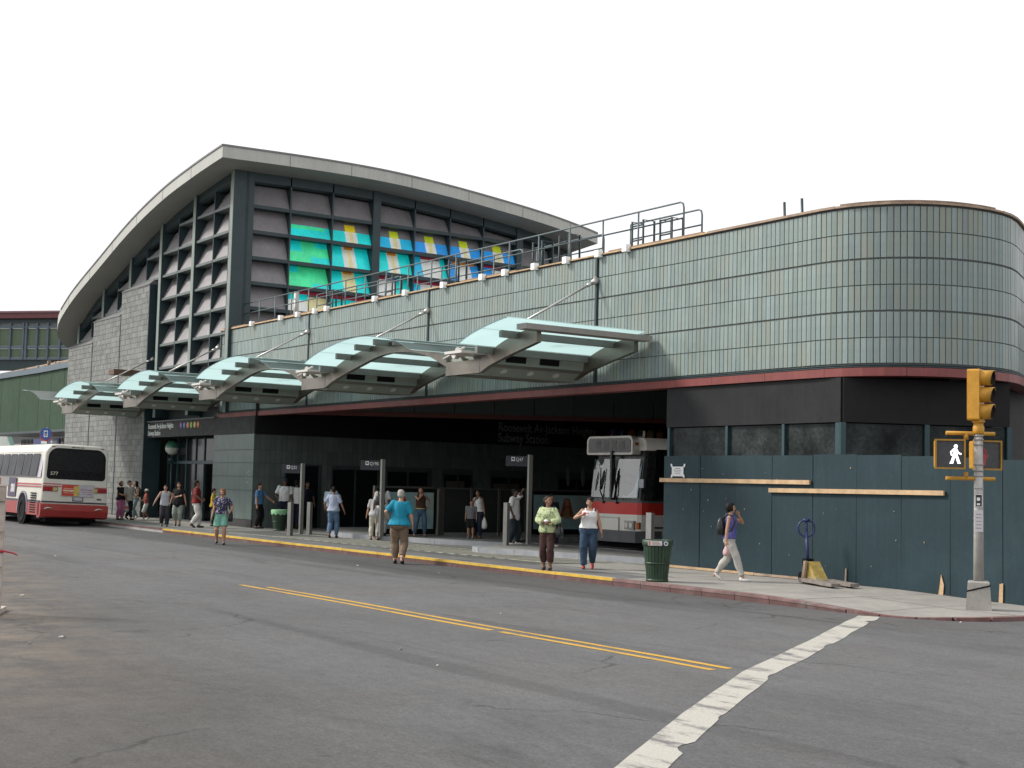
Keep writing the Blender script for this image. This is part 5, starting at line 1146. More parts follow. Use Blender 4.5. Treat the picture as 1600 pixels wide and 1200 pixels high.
b = MB(); b.prism([o - s_*.12 + UP*.02, o - s_*.12 + f*.09 + UP*.41, o - s_*.12 + f*.13 + UP*.42, o - s_*.12 + f*.46 + UP*.09, o - s_*.12 + f*.46 + UP*.05], s_ * .24); b.build('body', JY, PJ)
b = MB(); b.prism([o - s_*.19 - f*.03 + UP*.02, o - s_*.19 + f*.08 + UP*.43, o - s_*.19 + f*.16 + UP*.43, o - s_*.19 + f*.06 + UP*.02], s_ * .045); b.build('mast_plate', WOODOLD, PJ)
b = MB(); b.obox(o - f*.18 - s_*.08 + UP*.12, f*.16, s_*.16, UP*.34); b.build('pump', BLACK, PJ)
b = MB(); b.tube([o - f*.15 - s_*.13 + UP*.11, o - f*.15 + s_*.13 + UP*.11], .1, 16); b.build('steer_wheel', BLACK, PJ)
for k in (-1, 1):
    b = MB(); q = o + s_ * (.19 * k); b.prism([q - s_*.09 + f*.05 + UP*.05, q - s_*.09 + f*1.28 + UP*.03, q + s_*.09 + f*1.28 + UP*.03, q + s_*.09 + f*.05 + UP*.05], UP * .06); fk = b.build('fork', JG, PJ)
    b = MB(); b.tube([q + f*1.1 - s_*.06 + UP*.04, q + f*1.1 + s_*.06 + UP*.04], .04, 12); b.build('roller', BLACK, fk)
# bins
def corner_bin(loc, h, r0, r1, label, liner=None, sign=False):
    t = thing('litter_bin', label, 'litter bin', loc); c = Vector(loc)
    b = MB(); n = 24
    b.lathe([(r0 - .02, .02), (r1 - .03, h - .06), (r1 - .05, h - .08), (.01, h * .55)], c, n); b.build('inner_shell', mat('bin_inner', (.01, .018, .012), .6, var=.2), t)
    for k in range(n):
        a = 2 * math.pi * k / n; d = Vector((math.cos(a), math.sin(a), 0)); tn = Vector((-d.y, d.x, 0)); w0, w1 = r0 * .11, r1 * .115
        b = MB(); b.add([c + d*r0 - tn*w0 + UP*.03, c + d*r0 + tn*w0 + UP*.03, c + d*r1 + tn*w1 + UP*(h-.1), c + d*r1 - tn*w1 + UP*(h-.1)] + [c + d*(r0-.02) - tn*w0 + UP*.03, c + d*(r0-.02) + tn*w0 + UP*.03, c + d*(r1-.02) + tn*w1 + UP*(h-.1), c + d*(r1-.02) - tn*w1 + UP*(h-.1)], [(0,1,2,3), (0,3,7,4), (1,5,6,2), (3,2,6,7)]); b.build('slat', BING, t)
    b = MB(); b.lathe([(r1 + .012, h - .11), (r1 + .02, h - .09), (r1 + .02, h - .01), (r1 + .005, h), (r1 - .03, h - .01), (r1 - .03, h - .1)], c, n); b.lathe([(r0 + .01, 0), (r0 + .015, .05), (r0 - .01, .05), (r0 - .01, 0)], c, n); b.lathe([((r0+r1)/2 + .008, h*.42), ((r0+r1)/2 + .01, h*.46), ((r0+r1)/2 - .01, h*.46)], c, n); b.build('rim', BING, t)
    if liner:
        b = MB(); rg = []
        for r, z in ((r1 + .03, h - .15), (r1 + .032, h - .02), (r1 + .01, h + .012), (r1 - .06, h - .05)):
            rg.append([c + Vector((r*math.cos(2*math.pi*k/40), r*math.sin(2*math.pi*k/40), z - (.03*math.sin(k*1.7)*(z < h-.1)))) for k in range(40)])
        b.rings(rg, cap=False); b.build('bag_liner', liner, t)
    if sign:
        fwv = Vector((.74, -.67, 0)).normalized(); rt = Vector((.67, .74, 0)).normalized(); q = c + fwv * (r1 + .025) + UP * (h - .10)
        b = MB(); b.obox(q - rt*.17, rt*.26, fwv*.006, UP*.085); sg = b.build('label_plate', mat('bin_label', (.62, .60, .57), .6, var=.08), t)
        for k in range(3):
            b = MB(); b.obox(q - rt*.155 + rt*.0 + UP*(.012 + k*.025) + fwv*.006, rt*(.03 if k != 1 else .03), fwv*.002, UP*.017); b.build('red_print', mat('bin_red_print', (.5, .06, .05), .6), sg)
            b = MB(); b.obox(q - rt*.09 + UP*(.012 + k*.025) + fwv*.006, rt*(.16 - .02*k), fwv*.002, UP*.011); b.build('print_line', mat('bin_print', (.35, .22, .22), .6), sg)
        b = MB(); b.disc(q + rt*.16 + UP*.042, fwv, .042, 16, 0, .008); dd_ = b.build('round_emblem', mat('bin_emblem', (.55, .6, .62), .5), t)
        b = MB(); b.disc(q + rt*.16 + UP*.042 + fwv*.008, fwv, .022, 14, 0, .003); b.build('emblem_centre', mat('bin_emblem_dark', (.03, .06, .09), .5), dd_)
corner_bin((-19.62, 16.80, .135), .77, .195, .265, 'dark green slatted litter bin with white label on the kerb corner', None, True)
corner_bin((-42.9, 20.0, .13), .70, .19, .26, 'green litter bin with pale green bag liner beside the pillar', mat('green_liner', (.22, .45, .24), .5, var=.15))
# ================================================================ traffic signal
TS = thing('traffic_signal', 'yellow traffic signal and two pedestrian signals on a grey pole at the corner', 'traffic signal', (-13.92, 18.6, .05))
c = Vector((-13.92, 18.6, .05)); TOC = Vector((.62, -.78, 0)).normalized(); RTl = Vector((.565, .825, 0))
b = MB(); hb, ht = .195, .165
ax, ay = Vector((.80, .60, 0)), Vector((.60, -.80, 0))
b.rings([[c + ax*sx*hw + ay*sy*hw + UP*z for sx, sy in ((-1,-1),(1,-1),(1,1),(-1,1))] for hw, z in ((hb, -.02), (hb, .02), (ht, .44), (ht - .02, .46))], sm=False); b.build('base', mat('cast_base', (.30, .29, .265), .7, .1, var=.2, scale=5, stain=.4, stain_col=(.15, .14, .13)), TS)
b = MB(); b.rings([[c + ax*sx*hw + ay*sy*hw + UP*(z + .05*sx) for sx, sy in ((-1,-1),(1,-1),(1,1),(-1,1))] for hw, z in ((.178, .34), (.178, .365))], sm=False); b.build('strap', BLACK, TS)
b = MB(); b.tube([c + UP*.44, c + UP*1.4, c + UP*2.86], [.082, .074, .066], 18); b.build('pole', GALV, TS)
for z in (2.12, 2.2, 2.3, 2.62, 2.7, 1.92, 2.76, 1.44):
    b = MB(); b.tube([c + UP*z, c + UP*(z + .014)], .082, 16); b.build('band_clamp', GALV, TS)
b = MB(); b.lathe([(.075, 2.79), (.088, 2.81), (.088, 2.91), (.075, 2.93), (.075, 2.97), (.1, 2.98), (.1, 3.01), (.05, 3.02)], c, 18); b.build('collar', SIGY, TS)
sf = (RTl * .86 + TOC * .50).normalized(); ss_ = Vector((-sf.y, sf.x, 0))   # the head looks along the side street
hd = c - sf * .03 - UP * .19
sh = MB(); rr = rrect(.15, 3.2, 4.02, .03, .03, 3); sh.prism([hd - sf*.09 + ss_*y + UP*z for y, z in rr], sf * .17); head = sh.build('signal_head', SIGY, TS)
b = MB(); b.prism([hd - sf*.115 + ss_*y*.93 + UP*z for y, z in rr], sf * .03); b.build('back_plate', mat('signal_yellow_back', (.5, .24, .02), .5, var=.2), head)
for k in range(3):
    z = 3.34 + k * .27; q = hd + sf*.08 + UP*z
    rg = []
    for r_, dpt in ((.122, 0), (.122, .20), (.112, .20), (.112, .01)):
        rg.append([q + sf * (dpt - (.05 * (1 - math.cos(a)) / 2 if dpt > .1 else 0)) + (ss_ * math.sin(a) + UP * math.cos(a)) * r_ for a in [2*math.pi*j/24 for j in range(24)]])
    b = MB(); b.rings(rg, cap=False); b.build('visor', [SIGY], head)
    b = MB(); b.tube([q + sf*.012, q + sf*.19], .111, 22, cap=False); b.build('visor_lining', mat('visor_black', (.02, .012, .012), .6), head)
    b = MB(); b.disc(q + sf*.01, sf, .105, 20, 0, .012); b.build('lens', mat('lens_%d' % k, [(.03, .09, .06), (.14, .09, .02), (.12, .02, .02)][k], .15), head)
for z in (2.08, 2.80):
    b = MB(); p0, p1 = c - RTl*.52 + UP*z, c + RTl*.26 + UP*z; b.tube([p0, p1], .032, 10); b.tube([c - RTl*.2 + UP*z, c - RTl*.2 + UP*(z + (.1 if z < 2.5 else -.1))], .035, 8); b.build('bracket_arm', SIGY, TS)
def ped(cx, off, face, label_on):
    q = c + RTl*cx + TOC*off + UP*2.46; fr = Vector((face.y * -1, face.x, 0)); fr = fr if fr.dot(RTl) > 0 else -fr
    p = MB(); p.prism([q - face*.14 + fr*x + UP*z for x, z in [(y, z) for y, z in rrect(.228, -.225, .225, .03, .03, 3)]], face * .16); hd_ = p.build('pedestrian_signal', SIGY, TS)
    b = MB()
    for (x0, x1, z0, z1) in ((-.235, .235, .212, .238), (-.235, .235, -.238, -.212), (-.235, -.21, -.212, .212), (.21, .235, -.212, .212)): b.obox(q + fr*x0 + UP*z0 + face*.015, fr*(x1 - x0), face*.05, UP*(z1 - z0))
    b.build('frame', mat('signal_brown_frame', (.34, .18, .02), .5, var=.2), hd_)
    b = MB(); b.obox(q - fr*.21 - UP*.212 + face*.018, fr*.42, face*.01, UP*.424); lens = b.build('lens_panel', mat('ped_lens', (.045, .047, .05), .35, var=.2, scale=20), hd_)
    o_ = q + face * .032 
    def poly(pts, m, name, dx=0):
        b = MB(); b.prism([o_ + fr*(x + dx) + UP*z for x, z in pts], face * .004); b.build(name, m, lens)
    if label_on:
        WK = mat('lit_walk_white', (1, 1, 1), .5, var=0, emit=1.6); dx = .075
        b = MB(); b.disc(o_ + fr*(dx + .012) + UP*.125, face, .03, 14, 0, .004); b.build('walk_symbol', WK, lens)
        for pts in ([(-.03, .09), (.03, .095), (.035, -.01), (-.03, -.01)], [(-.028, .085), (-.075, .04), (-.062, -.025), (-.04, -.02), (-.05, .03), (-.02, .06)], [(.03, .085), (.06, .03), (.10, .012), (.092, -.012), (.045, .01), (.02, .05)],
                    [(-.03, -.005), (.01, -.005), (-.03, -.15), (-.085, -.15), (-.06, -.1)], [(-.005, -.005), (.035, -.005), (.075, -.12), (.085, -.15), (.04, -.15)]): poly(pts, WK, 'walk_symbol', dx)
    else:
        HR = mat('unlit_hand_red', (.34, .05, .06), .5); dx = -.06
        for pts in ([(-.05, -.10), (.035, -.12), (.05, .02), (-.05, .03)], [(-.05, .03), (-.03, .03), (-.032, .11), (-.05, .11)], [(-.024, .03), (-.002, .03), (-.004, .13), (-.024, .13)], [(.004, .03), (.024, .03), (.022, .12), (.004, .12)], [(.03, .025), (.048, .02), (.05, .09), (.032, .09)], [(.05, -.06), (.085, .0), (.07, .02), (.045, -.02)], [(-.03, -.17), (.03, -.17), (.035, -.12), (-.05, -.10)]): poly(pts, HR, 'hand_symbol', dx)
ped(-.46, .05, Vector((.72, -.69, 0)).normalized(), True); ped(.13, -.12, Vector((.86, -.50, 0)).normalized(), False)
b = MB(); b.obox(c + TOC*.078 - RTl*.062 + UP*1.62, RTl*.125, TOC*.008, UP*.22); stk = b.build('sticker', mat('sticker_black', (.03, .03, .035), .5), TS)
for (x, z, w_, h_) in ((-.058, 1.625, .118, .012), (-.058, 1.825, .118, .012), (-.058, 1.63, .01, .2), (.05, 1.63, .01, .2), (-.03, 1.73, .05, .05), (-.03, 1.66, .05, .03)):
    b = MB(); b.obox(c + TOC*.087 + RTl*x + UP*z, RTl*w_, TOC*.002, UP*h_); b.build('sticker_print', LETTER, stk)
b = MB(); b.obox(c + TOC*.08 - RTl*.068 + UP*1.24, RTl*.135, TOC*.006, UP*.34); pp_ = b.build('paper_flyer', mat('flyer_paper', (.58, .57, .58), .8, var=.08), TS)
for k in range(5):
    b = MB(); b.obox(c + TOC*.0865 - RTl*.045 + UP*(1.29 + k*.055), RTl*.09, TOC*.002, UP*.012); b.build('print_line', mat('flyer_print', (.3, .25, .28), .8), pp_)
# ================================================================ barricade at the left edge
BR = thing('timber_barricade', 'weathered timber barricade with striped top board at the left edge', 'barricade', (-18.8, 4.9, 0))
c = Vector((-18.845, 4.785, 0)); L_ = -Vector((.40, .92, 0)); fwv = Vector((.92, -.40, 0))
OLDW = mat('old_pale_timber', (.44, .385, .34), .8, var=.2, scale=5, bump=.3, stain=.6, stain_col=(.22, .14, .11))
for k, s_ in enumerate((0, 1.9)):
    b = MB(); b.obox(c + L_*(s_ - .045), L_*.09, -fwv*.07, UP*1.68); b.build('post', OLDW, BR)
    b = MB(); b.obox(c + L_*(s_ - .05) - fwv*.5, L_*.1, fwv*1.0, UP*.06); b.build('foot', OLDW, BR)
for z, h in ((1.48, .15), (1.08, .17), (.62, .16)):
    b = MB(); b.obox(c - L_*.045 + UP*z + fwv*.002, L_*2.02, fwv*.03, UP*h); b.build('rail', OLDW, BR)
b = MB(); b.obox(c - L_*.08 + UP*1.69 + fwv*.0, L_*2.1, fwv*.03, UP*.11); tb = b.build('striped_board', mat('barricade_white', (.62, .6, .56), .7, var=.12), BR)
for k in range(9):
    b = MB(); x = .02 + k * .11; b.prism([c + L_*x + UP*1.70 + fwv*.03, c + L_*(x + .05) + UP*1.70 + fwv*.03, c + L_*(x + .05) + UP*1.79 + fwv*.03, c + L_*x + UP*1.79 + fwv*.03], fwv * .003); b.build('red_stripe', mat('barricade_red', (.42, .10, .06), .7), tb)
b = MB(); b.tube([c + fwv*.012 - L_*.05 + UP*.80, c + fwv*.012 - L_*.02 + UP*.83, c - L_*.18 + fwv*.03 + UP*.80, c - L_*.24 + fwv*.03 + UP*.77], [.008, .014, .012, .006], 6); b.tube([c + fwv*.012 + L_*.06 + UP*.82, c + fwv*.012 - L_*.06 + UP*.81], .012, 6); tag(b.build('red_ribbon', mat('red_ribbon', (.42, .03, .05), .6)), 'red plastic ribbon tied to the barricade post', 'ribbon')
# litter
LIT = [(-21.5, 5.83, 0, .14), (-46.0, 14.4, 0, .10), (-31.65, 9.27, 0, .09), (-40.1, 10.8, 0, .12), (-41.5, 17.0, .14, .08), (-29.9, 17.1, .145, .10), (-30.5, 17.3, .145, .08), (-24.36, 14.98, 0, .07), (-27.0, 14.5, 0, .12), (-13.4, 7.77, 0, .08), (-12.05, 7.42, 0, .05), (-16.1, 19.4, .10, .10), (-13.0, 16.95, .0, .06), (-50.1, 16.9, .14, .10), (-15.9, 4.77, 0, .12), (-15.45, 4.29, 0, .05), (-16.5, 11.2, 0, .05), (-36.6, 19.2, .15, .16)]
LM = [mat('scrap_white', (.45, .44, .42), .8), mat('scrap_grey', (.28, .27, .26), .8)]
for i, (x, y, z, s_) in enumerate(LIT):
    b = MB(); random.seed(50 + i); n = 6; pts = [(x + s_*.36*math.cos(2*math.pi*k/n)*random.uniform(.6, 1.1), y + s_*.3*math.sin(2*math.pi*k/n)*random.uniform(.6, 1.1), z + .006 + random.uniform(0, .015)) for k in range(n)]
    b.add(pts + [(x, y, z + .022)] + [(p[0], p[1], z + .004) for p in pts], [(k, (k + 1) % n, n) for k in range(n)] + [(n + 1 + k, n + 1 + (k + 1) % n, (k + 1) % n, k) for k in range(n)])
    tag(b.build('paper_scrap', LM[i % 2]), 'small crumpled pale paper scrap lying on the street', 'litter', 'paper scraps on the ground')
# ================================================================ people
random.seed(11)
DEPS = None
def remesh(mb, name, vox, mats, parent, wrinkle=0., smooth=3, mat_fn=None):
    me = mb.mesh(name + '_raw'); ob = bpy.data.objects.new('tmp', me); COL.objects.link(ob)
    r = ob.modifiers.new('r', 'REMESH'); r.mode = 'VOXEL'; r.voxel_size = vox; r.use_smooth_shade = True
    s = ob.modifiers.new('s', 'SMOOTH'); s.factor = .5; s.iterations = smooth
    dg = bpy.context.evaluated_depsgraph_get(); out = bpy.data.meshes.new_from_object(ob.evaluated_get(dg)); out.name = name
    bpy.data.objects.remove(ob); bpy.data.meshes.remove(me)
    if wrinkle:
        sd = Vector((random.random() * 50, 0, 0)); nr = [v.normal.copy() for v in out.vertices]
        for v, n in zip(out.vertices, nr):
            q = Vector((v.co.x * 9, v.co.y * 9, v.co.z * 5)) + sd
            f = noise.noise(q) + .6 * noise.noise(q * 2.3); v.co += n * (wrinkle * max(-.25, f))
    for m in (mats if isinstance(mats, (list, tuple)) else [mats]): out.materials.append(m)
    for p in out.polygons:
        p.use_smooth = True
        if mat_fn: p.material_index = mat_fn(p.center)
    o = bpy.data.objects.new(name, out); COL.objects.link(o); o.parent = parent; return o
def ik(a, b, l1, l2, hint):
    a, b = Vector(a), Vector(b); d = b - a; L = d.length; mx = (l1 + l2) * .998
    if L > mx: b = a + d * (mx / L); d = b - a; L = mx
    x = (l1*l1 - l2*l2 + L*L) / (2*L); h = math.sqrt(max(0, l1*l1 - x*x)); dn = d.normalized(); hv = Vector(hint); hv = (hv - dn * hv.dot(dn)).normalized()
    return a + dn * x + hv * h, b
SKINS = {k: mat('skin_' + k, c, .55, var=.08, scale=8) for k, c in dict(light=(.50, .30, .22), tan=(.40, .22, .14), brown=(.24, .12, .075), dark=(.10, .052, .035)).items()}
HAIRS = {k: mat('hair_' + k, c, .6, var=.25, scale=14, spec=.15) for k, c in dict(black=(.012, .011, .011), brown=(.055, .028, .018), auburn=(.17, .075, .035), grey=(.36, .34, .30), darkbrown=(.03, .018, .013)).items()}
EYEM = mat('eye_dark', (.02, .015, .012), .3); LIPM = mat('lip', (.28, .09, .08), .5)
def cloth(name, c, **k): return mat('cloth_' + name, c, .85, var=k.pop('var', .10), scale=k.pop('scale', 6), bump=.12, bscale=90, spec=.25, **k)
def pattern_cloth(name, c1, c2, scale=26, thr=.46, c3=None, stripes=False):
    key = 'cloth_' + name
    if key in MATS: return MATS[key]
    m = cloth(name, c1); t = m.node_tree; N, L = t.nodes, t.links; p = N['Principled BSDF']; src = p.inputs['Base Color'].links[0].from_socket
    tc = N.new('ShaderNodeTexCoord')
    if stripes:
        w_ = N.new('ShaderNodeTexWave'); w_.bands_direction = 'Z'; w_.inputs['Scale'].default_value = scale; w_.inputs['Distortion'].default_value = .4; fac = w_.outputs['Fac']
    else:
        w_ = N.new('ShaderNodeTexNoise'); w_.inputs['Scale'].default_value = scale; w_.inputs['Detail'].default_value = 2; fac = w_.outputs[0]
    L.new(tc.outputs['Object'], w_.inputs['Vector'])
    r = N.new('ShaderNodeMapRange'); r.inputs[1].default_value = thr; r.inputs[2].default_value = thr + .06; L.new(fac, r.inputs[0])
    mx = N.new('ShaderNodeMix'); mx.data_type = 'RGBA'; mx.inputs[7].default_value = (*c2, 1); L.new(r.outputs[0], mx.inputs[0]); L.new(src, mx.inputs[6]); L.new(mx.outputs[2], p.inputs['Base Color']); return m
def ell_ring(c, rx, ry, n=16): return [Vector(c) + Vector((rx * math.cos(2*math.pi*k/n), ry * math.sin(2*math.pi*k/n), 0)) for k in range(n)]
def person(label, loc, face, Ht, skin='tan', hair='black', style='short', female=False, fat=1., lean=0., feet=None, hands=None, elbows=None, head=(0, 0), top=None, bottom=None, shoes=None, detail=1, bow=0., hips=0.):
    """face: 0 looks at the camera, 90 to the picture's right, 180 away, -90 left"""
    a = R(face); wd = FH * -math.cos(a) + RT * math.sin(a)
    t = thing('person', label, 'person', loc, math.atan2(-wd.x, wd.y)); S = Ht / 1.70
    SK = SKINS[skin]; vox = (.0085 if detail > 1 else .0105 if detail == 1 else .013)
    def sc(mb): mb.v = [v * S for v in mb.v]; return mb
    tw, swy = R(random.uniform(-9, 9)), R(random.uniform(-2.5, 2.5))
    def T(p, pz=.95):                                   # lean, twist and sway of the upper body
        p = Vector(p)
        if p.z > pz:
            w_ = min(1, (p.z - pz) / .15); d = p - Vector((0, 0, pz)); d = Matrix.Rotation(tw * min(1, (p.z - pz) / .4), 3, 'Z') @ Matrix.Rotation(swy * w_, 3, 'Y') @ Matrix.Rotation(-lean * w_, 3, 'X') @ d; p = d + Vector((0, 0, pz))
        return p
    hw = fat; sh = .165 if female else .190
    feet = feet or [(-.10, .02, 0), (.10, -.02, 0)]; hands = hands or [(-.27, .05, .80), (.27, .05, .80)]; elbows = elbows or [(-.5, -1, -.2), (.5, -1, -.2)]
    if female: TR = [(.80, .11, .10, -.005), (.86, .165, .125, -.01), (.93, .175, .125, -.01), (1.0, .158, .11, 0), (1.08, .135, .095, .005), (1.17, .140, .10, .01), (1.27, .152, .118, .022), (1.35, .158, .105, .012), (1.41, .145, .08, 0), (1.455, .085, .06, 0), (1.49, .052, .052, .004)]
    else: TR = [(.80, .11, .10, 0), (.86, .155, .118, -.005), (.93, .160, .115, 0), (1.0, .155, .11, .005), (1.08, .152, .105, .008), (1.17, .160, .11, .008), (1.27, .172, .118, .008), (1.35, .178, .112, 0), (1.41, .160, .085, -.004), (1.455, .09, .065, 0), (1.49, .058, .058, .004)]
    def fatz(z): return 1 + (hw - 1) * (1. if z < 1.3 else max(0, 1 - (z - 1.3) / .2)) + (hips * max(0, 1 - abs(z - .90) / .12))
    def torso(mb, z0, z1, inf=0., loose=0., neck=True):
        rg = []; zz = [z0] + [r[0] for r in TR if z0 + .015 < r[0] < z1 - .015] + [z1]
        for z in zz:
            rx = interp([(r[0], r[1]) for r in TR], z) * fatz(z) + inf + loose * clamp((1.3 - z) / .4); ry = interp([(r[0], r[2]) for r in TR], z) * fatz(z) + inf + loose * clamp((1.3 - z) / .4); cy = interp([(r[0], r[3]) for r in TR], z)
            rg.append([T(p) for p in ell_ring((0, cy, z), rx, ry)])
        mb.rings(rg)
    shoulders = [T((-sh, -.005, 1.395)), T((sh, -.005, 1.395))]
    arms = []
    for i in (0, 1): e, h_ = ik(shoulders[i], hands[i], .275, .25, elbows[i]); arms.append((shoulders[i], e, h_))
    legs = []
    for i, sx in ((0, -1), (1, 1)):
        f = Vector(feet[i]); hp = Vector((sx * .088 * (1 + (hw - 1) * .6), 0, .90)); k, an = ik(hp, f + Vector((0, -.01, .085)), .435, .405, (sx * .10, 1, 0)); legs.append((hp, k, an, f))
    ar = (.043, .036, .033, .026) if female else (.050, .040, .037, .029); ar = tuple(x * (1 + (hw - 1) * .7) for x in ar)
    lr = (.088, .060, .055, .056, .038); lr = tuple(x * (1 + (hw - 1) * .8) for x in lr)
    def armtube(mb, i, l0, l1, inf, flare=0.):
        s_, e, h_ = arms[i]; pts = []
        for u in frange(l0, l1, 8):
            if u <= 1: p = s_.lerp(e, u); r = lerp(ar[0], ar[1], u)
            else: p = e.lerp(h_, u - 1); r = lerp(ar[2], ar[3], u - 1) + .006 * math.sin(math.pi * min(1, (u - 1) * 1.6)) * (1 if u < 1.62 else 0)
            pts.append((p, r + inf + flare * (u - l0)))
        mb.tube([p for p, r in pts], [r for p, r in pts], 12)
        if l0 == 0: mb.ell(s_, ar[0] + inf + .006, ar[0] + inf + .004, ar[0] + inf + .006, 12, 8)
        if l0 < 1 < l1: mb.ell(e, ar[1] + inf, ar[1] + inf, ar[1] + inf, 10, 8)
    def legtube(mb, i, l0, l1, inf, flare=0.):
        hp, k, an, f = legs[i]; pts = []
        for u in frange(l0, l1, 12):
            if u <= 1: p = hp.lerp(k, u); r = lerp(lr[0], lr[1], u ** .9)
            else:
                v = u - 1; p = k.lerp(an, v); r = lerp(lr[2], lr[4], v) + .014 * math.sin(math.pi * min(1, v * 1.5)) * (v < .667); p = p + Vector((0, -.012 * math.sin(math.pi * min(1, v * 1.4)), 0))
            pts.append((p, r + inf * (.5 if u < .25 else 1) + flare * max(0, u - .9)))
        mb.tube([p for p, r in pts], [r for p, r in pts], 14)
        if l0 < 1 < l1: mb.ell(k, lr[1] + inf * .9, lr[1] + inf * .9, lr[1] + inf, 12, 8)
    # ---- the body: one continuous surface
    b = MB(); torso(b, .80, 1.49, -.016 if top else 0.)
    hr = Matrix.Rotation(R(head[0]), 3, 'Z') @ Matrix.Rotation(R(-head[1]), 3, 'X'); nk = T((0, .0, 1.50)); hc = nk + Vector((0, lean * .02, 0))
    def Hd(p): return hc + hr @ Vector(p)
    b.tube([T((0, -.012, 1.42)), Hd((0, .0, .01)), Hd((0, .012, .07))], [.056, .05, .05], 14)
    b.ell(Hd((0, .012, .115)), .073, .092, .098, 18, 12, M=hr); b.ell(Hd((0, .038, .055)), .052, .058, .056, 14, 9, M=hr); b.ell(Hd((0, .06, .015)), .026, .026, .02, 10, 8, M=hr)
    b.tube([Hd((0, .092, .125)), Hd((0, .112, .085)), Hd((0, .094, .078))], [.009, .015, .012], 8)
    for s in (-1, 1): b.ell(Hd((s * .074, .0, .095)), .012, .02, .03, 8, 6, M=hr); b.ell(Hd((s * .036, .078, .065)), .022, .02, .022, 8, 6, M=hr)
    b.ell(Hd((0, .088, .135)), .05, .016, .012, 10, 6, M=hr)
    for i in (0, 1):
        armtube(b, i, 0, 2, 0.); legtube(b, i, 0, 2, 0.)
        s_, e, h_ = arms[i]; d = (h_ - e).normalized(); sx = -1 if i == 0 else 1
        inw = Vector((-sx, .25, 0)); inw = (inw - d * inw.dot(d)); inw = inw.normalized() if inw.length > .1 else d.orthogonal(); wv = d.cross(inw).normalized()   # palm faces inw; fingers spread along wv
        if wv.y < 0: wv = -wv
        Mx = Matrix((wv, inw, d)).transposed()
        b.ell(h_ + d*.045, .036, .016, .050, 12, 8, M=Mx)
        for k, (o_, ln) in enumerate(((.027, .058), (.010, .068), (-.008, .063), (-.025, .050))):
            r_ = .0095 if detail > 1 else .011
            p0 = h_ + d*.078 + wv*o_; p1 = p0 + d*ln*.5 + inw*.008; p2 = p1 + d*ln*.42 + inw*.024; b.tube([p0 - d*.02, p0, p1, p2], [r_, r_, r_*.95, r_*.8], 8)
        b.tube([h_ + d*.02 + wv*.024, h_ + d*.045 + wv*.047 + inw*.012, h_ + d*.075 + wv*.050 + inw*.024], [.013, .012, .010], 8)
        hp, k, an, f = legs[i]; tip = f.z > .05
        fm = Matrix.Rotation(R(-38 if tip and f.y < 0 else (16 if tip else 0)), 3, 'X'); fo = f + Vector((0, 0, 0))
        if tip and f.y < 0: fo = f + Vector((0, .0, .0))
        b.ell(fo + fm @ Vector((0, .045, .036)), .041, .125, .034, 14, 8, M=fm); b.ell(fo + Vector((0, -.035, .042)), .034, .042, .042, 12, 8); b.tube([an + Vector((0, 0, .03)), fo + fm @ Vector((0, .01, .045))], [.037, .034], 10)
    remesh(sc(b), 'body', vox, SK, t, smooth=2)
    # face
    b = MB()
    for s in (-1, 1):
        b.ell(Hd((s * .030, .0935, .112)), .013, .008, .0062, 8, 6, M=hr); b.ell(Hd((s * .031, .096, .132)), .019, .006, .0042, 8, 6, M=hr)
    sc(b).build('eyes', [EYEM], t, world=False)
    b = MB(); b.ell(Hd((0, .0945, .050)), .021, .007, .0065, 10, 6, M=hr); sc(b).build('lips', LIPM, t, world=False)
    # hair
    if style != 'bald':
        b = MB(); b.ell(Hd((0, -.010, .152)), .082, .098, .082, 18, 12, M=hr)
        if style in ('short',): b.ell(Hd((0, -.05, .105)), .074, .062, .075, 14, 9, M=hr)
        if style in ('curly', 'bob'):
            b.ell(Hd((0, -.035, .115)), .094, .085, .105, 16, 10, M=hr); b.ell(Hd((0, .055, .185)), .06, .04, .03, 12, 8, M=hr)
            for s in (-1, 1): b.ell(Hd((s * .074, .022, .105 if style == 'curly' else .075)), .022, .045, .085, 10, 8, M=hr)
        if style in ('long',):
            for s in (-1, 1): b.ell(Hd((s * .072, .005, .06)), .024, .05, .13, 10, 8, M=hr)
            b.ell(Hd((0, -.062, .0)), .088, .042, .20, 14, 9, M=hr); b.ell(Hd((0, -.05, .11)), .08, .065, .09, 12, 8, M=hr)
        if style == 'bun': b.ell(Hd((0, -.045, .11)), .077, .07, .08, 14, 9, M=hr); b.ell(Hd((.01, -.115, .15)), .045, .04, .045, 10, 8, M=hr)
        if style == 'pony': b.ell(Hd((0, -.045, .11)), .077, .07, .08, 14, 9, M=hr); b.tube([Hd((0, -.09, .15)), Hd((0, -.15, .12)), Hd((0, -.16, .02))], [.03, .035, .012], 8)
        # keep the face free
        cut = Hd((0, .10, .09)); 
        o = remesh(sc(b), 'hair', .012, HAIRS[hair], t, wrinkle=.010 if style in ('curly', 'bob', 'bun') else .005, smooth=1)
    if style == 'whitehat' or (top and top.get('hat')):
        b = MB(); hm = mat('cloth_hat', (.66, .64, .58), .85) if not (top and top.get('cap')) else mat('cloth_cap', (.02, .022, .04), .8)
        rg = [[Hd((r * math.cos(2*math.pi*k/20), -.005 + r * 1.15 * math.sin(2*math.pi*k/20), z)) for k in range(20)] for r, z in ((.125, .135), (.126, .141), (.088, .158), (.086, .20), (.07, .232), (.02, .245))]
        b.rings(rg); sc(b).build('hat', hm, t, world=False)
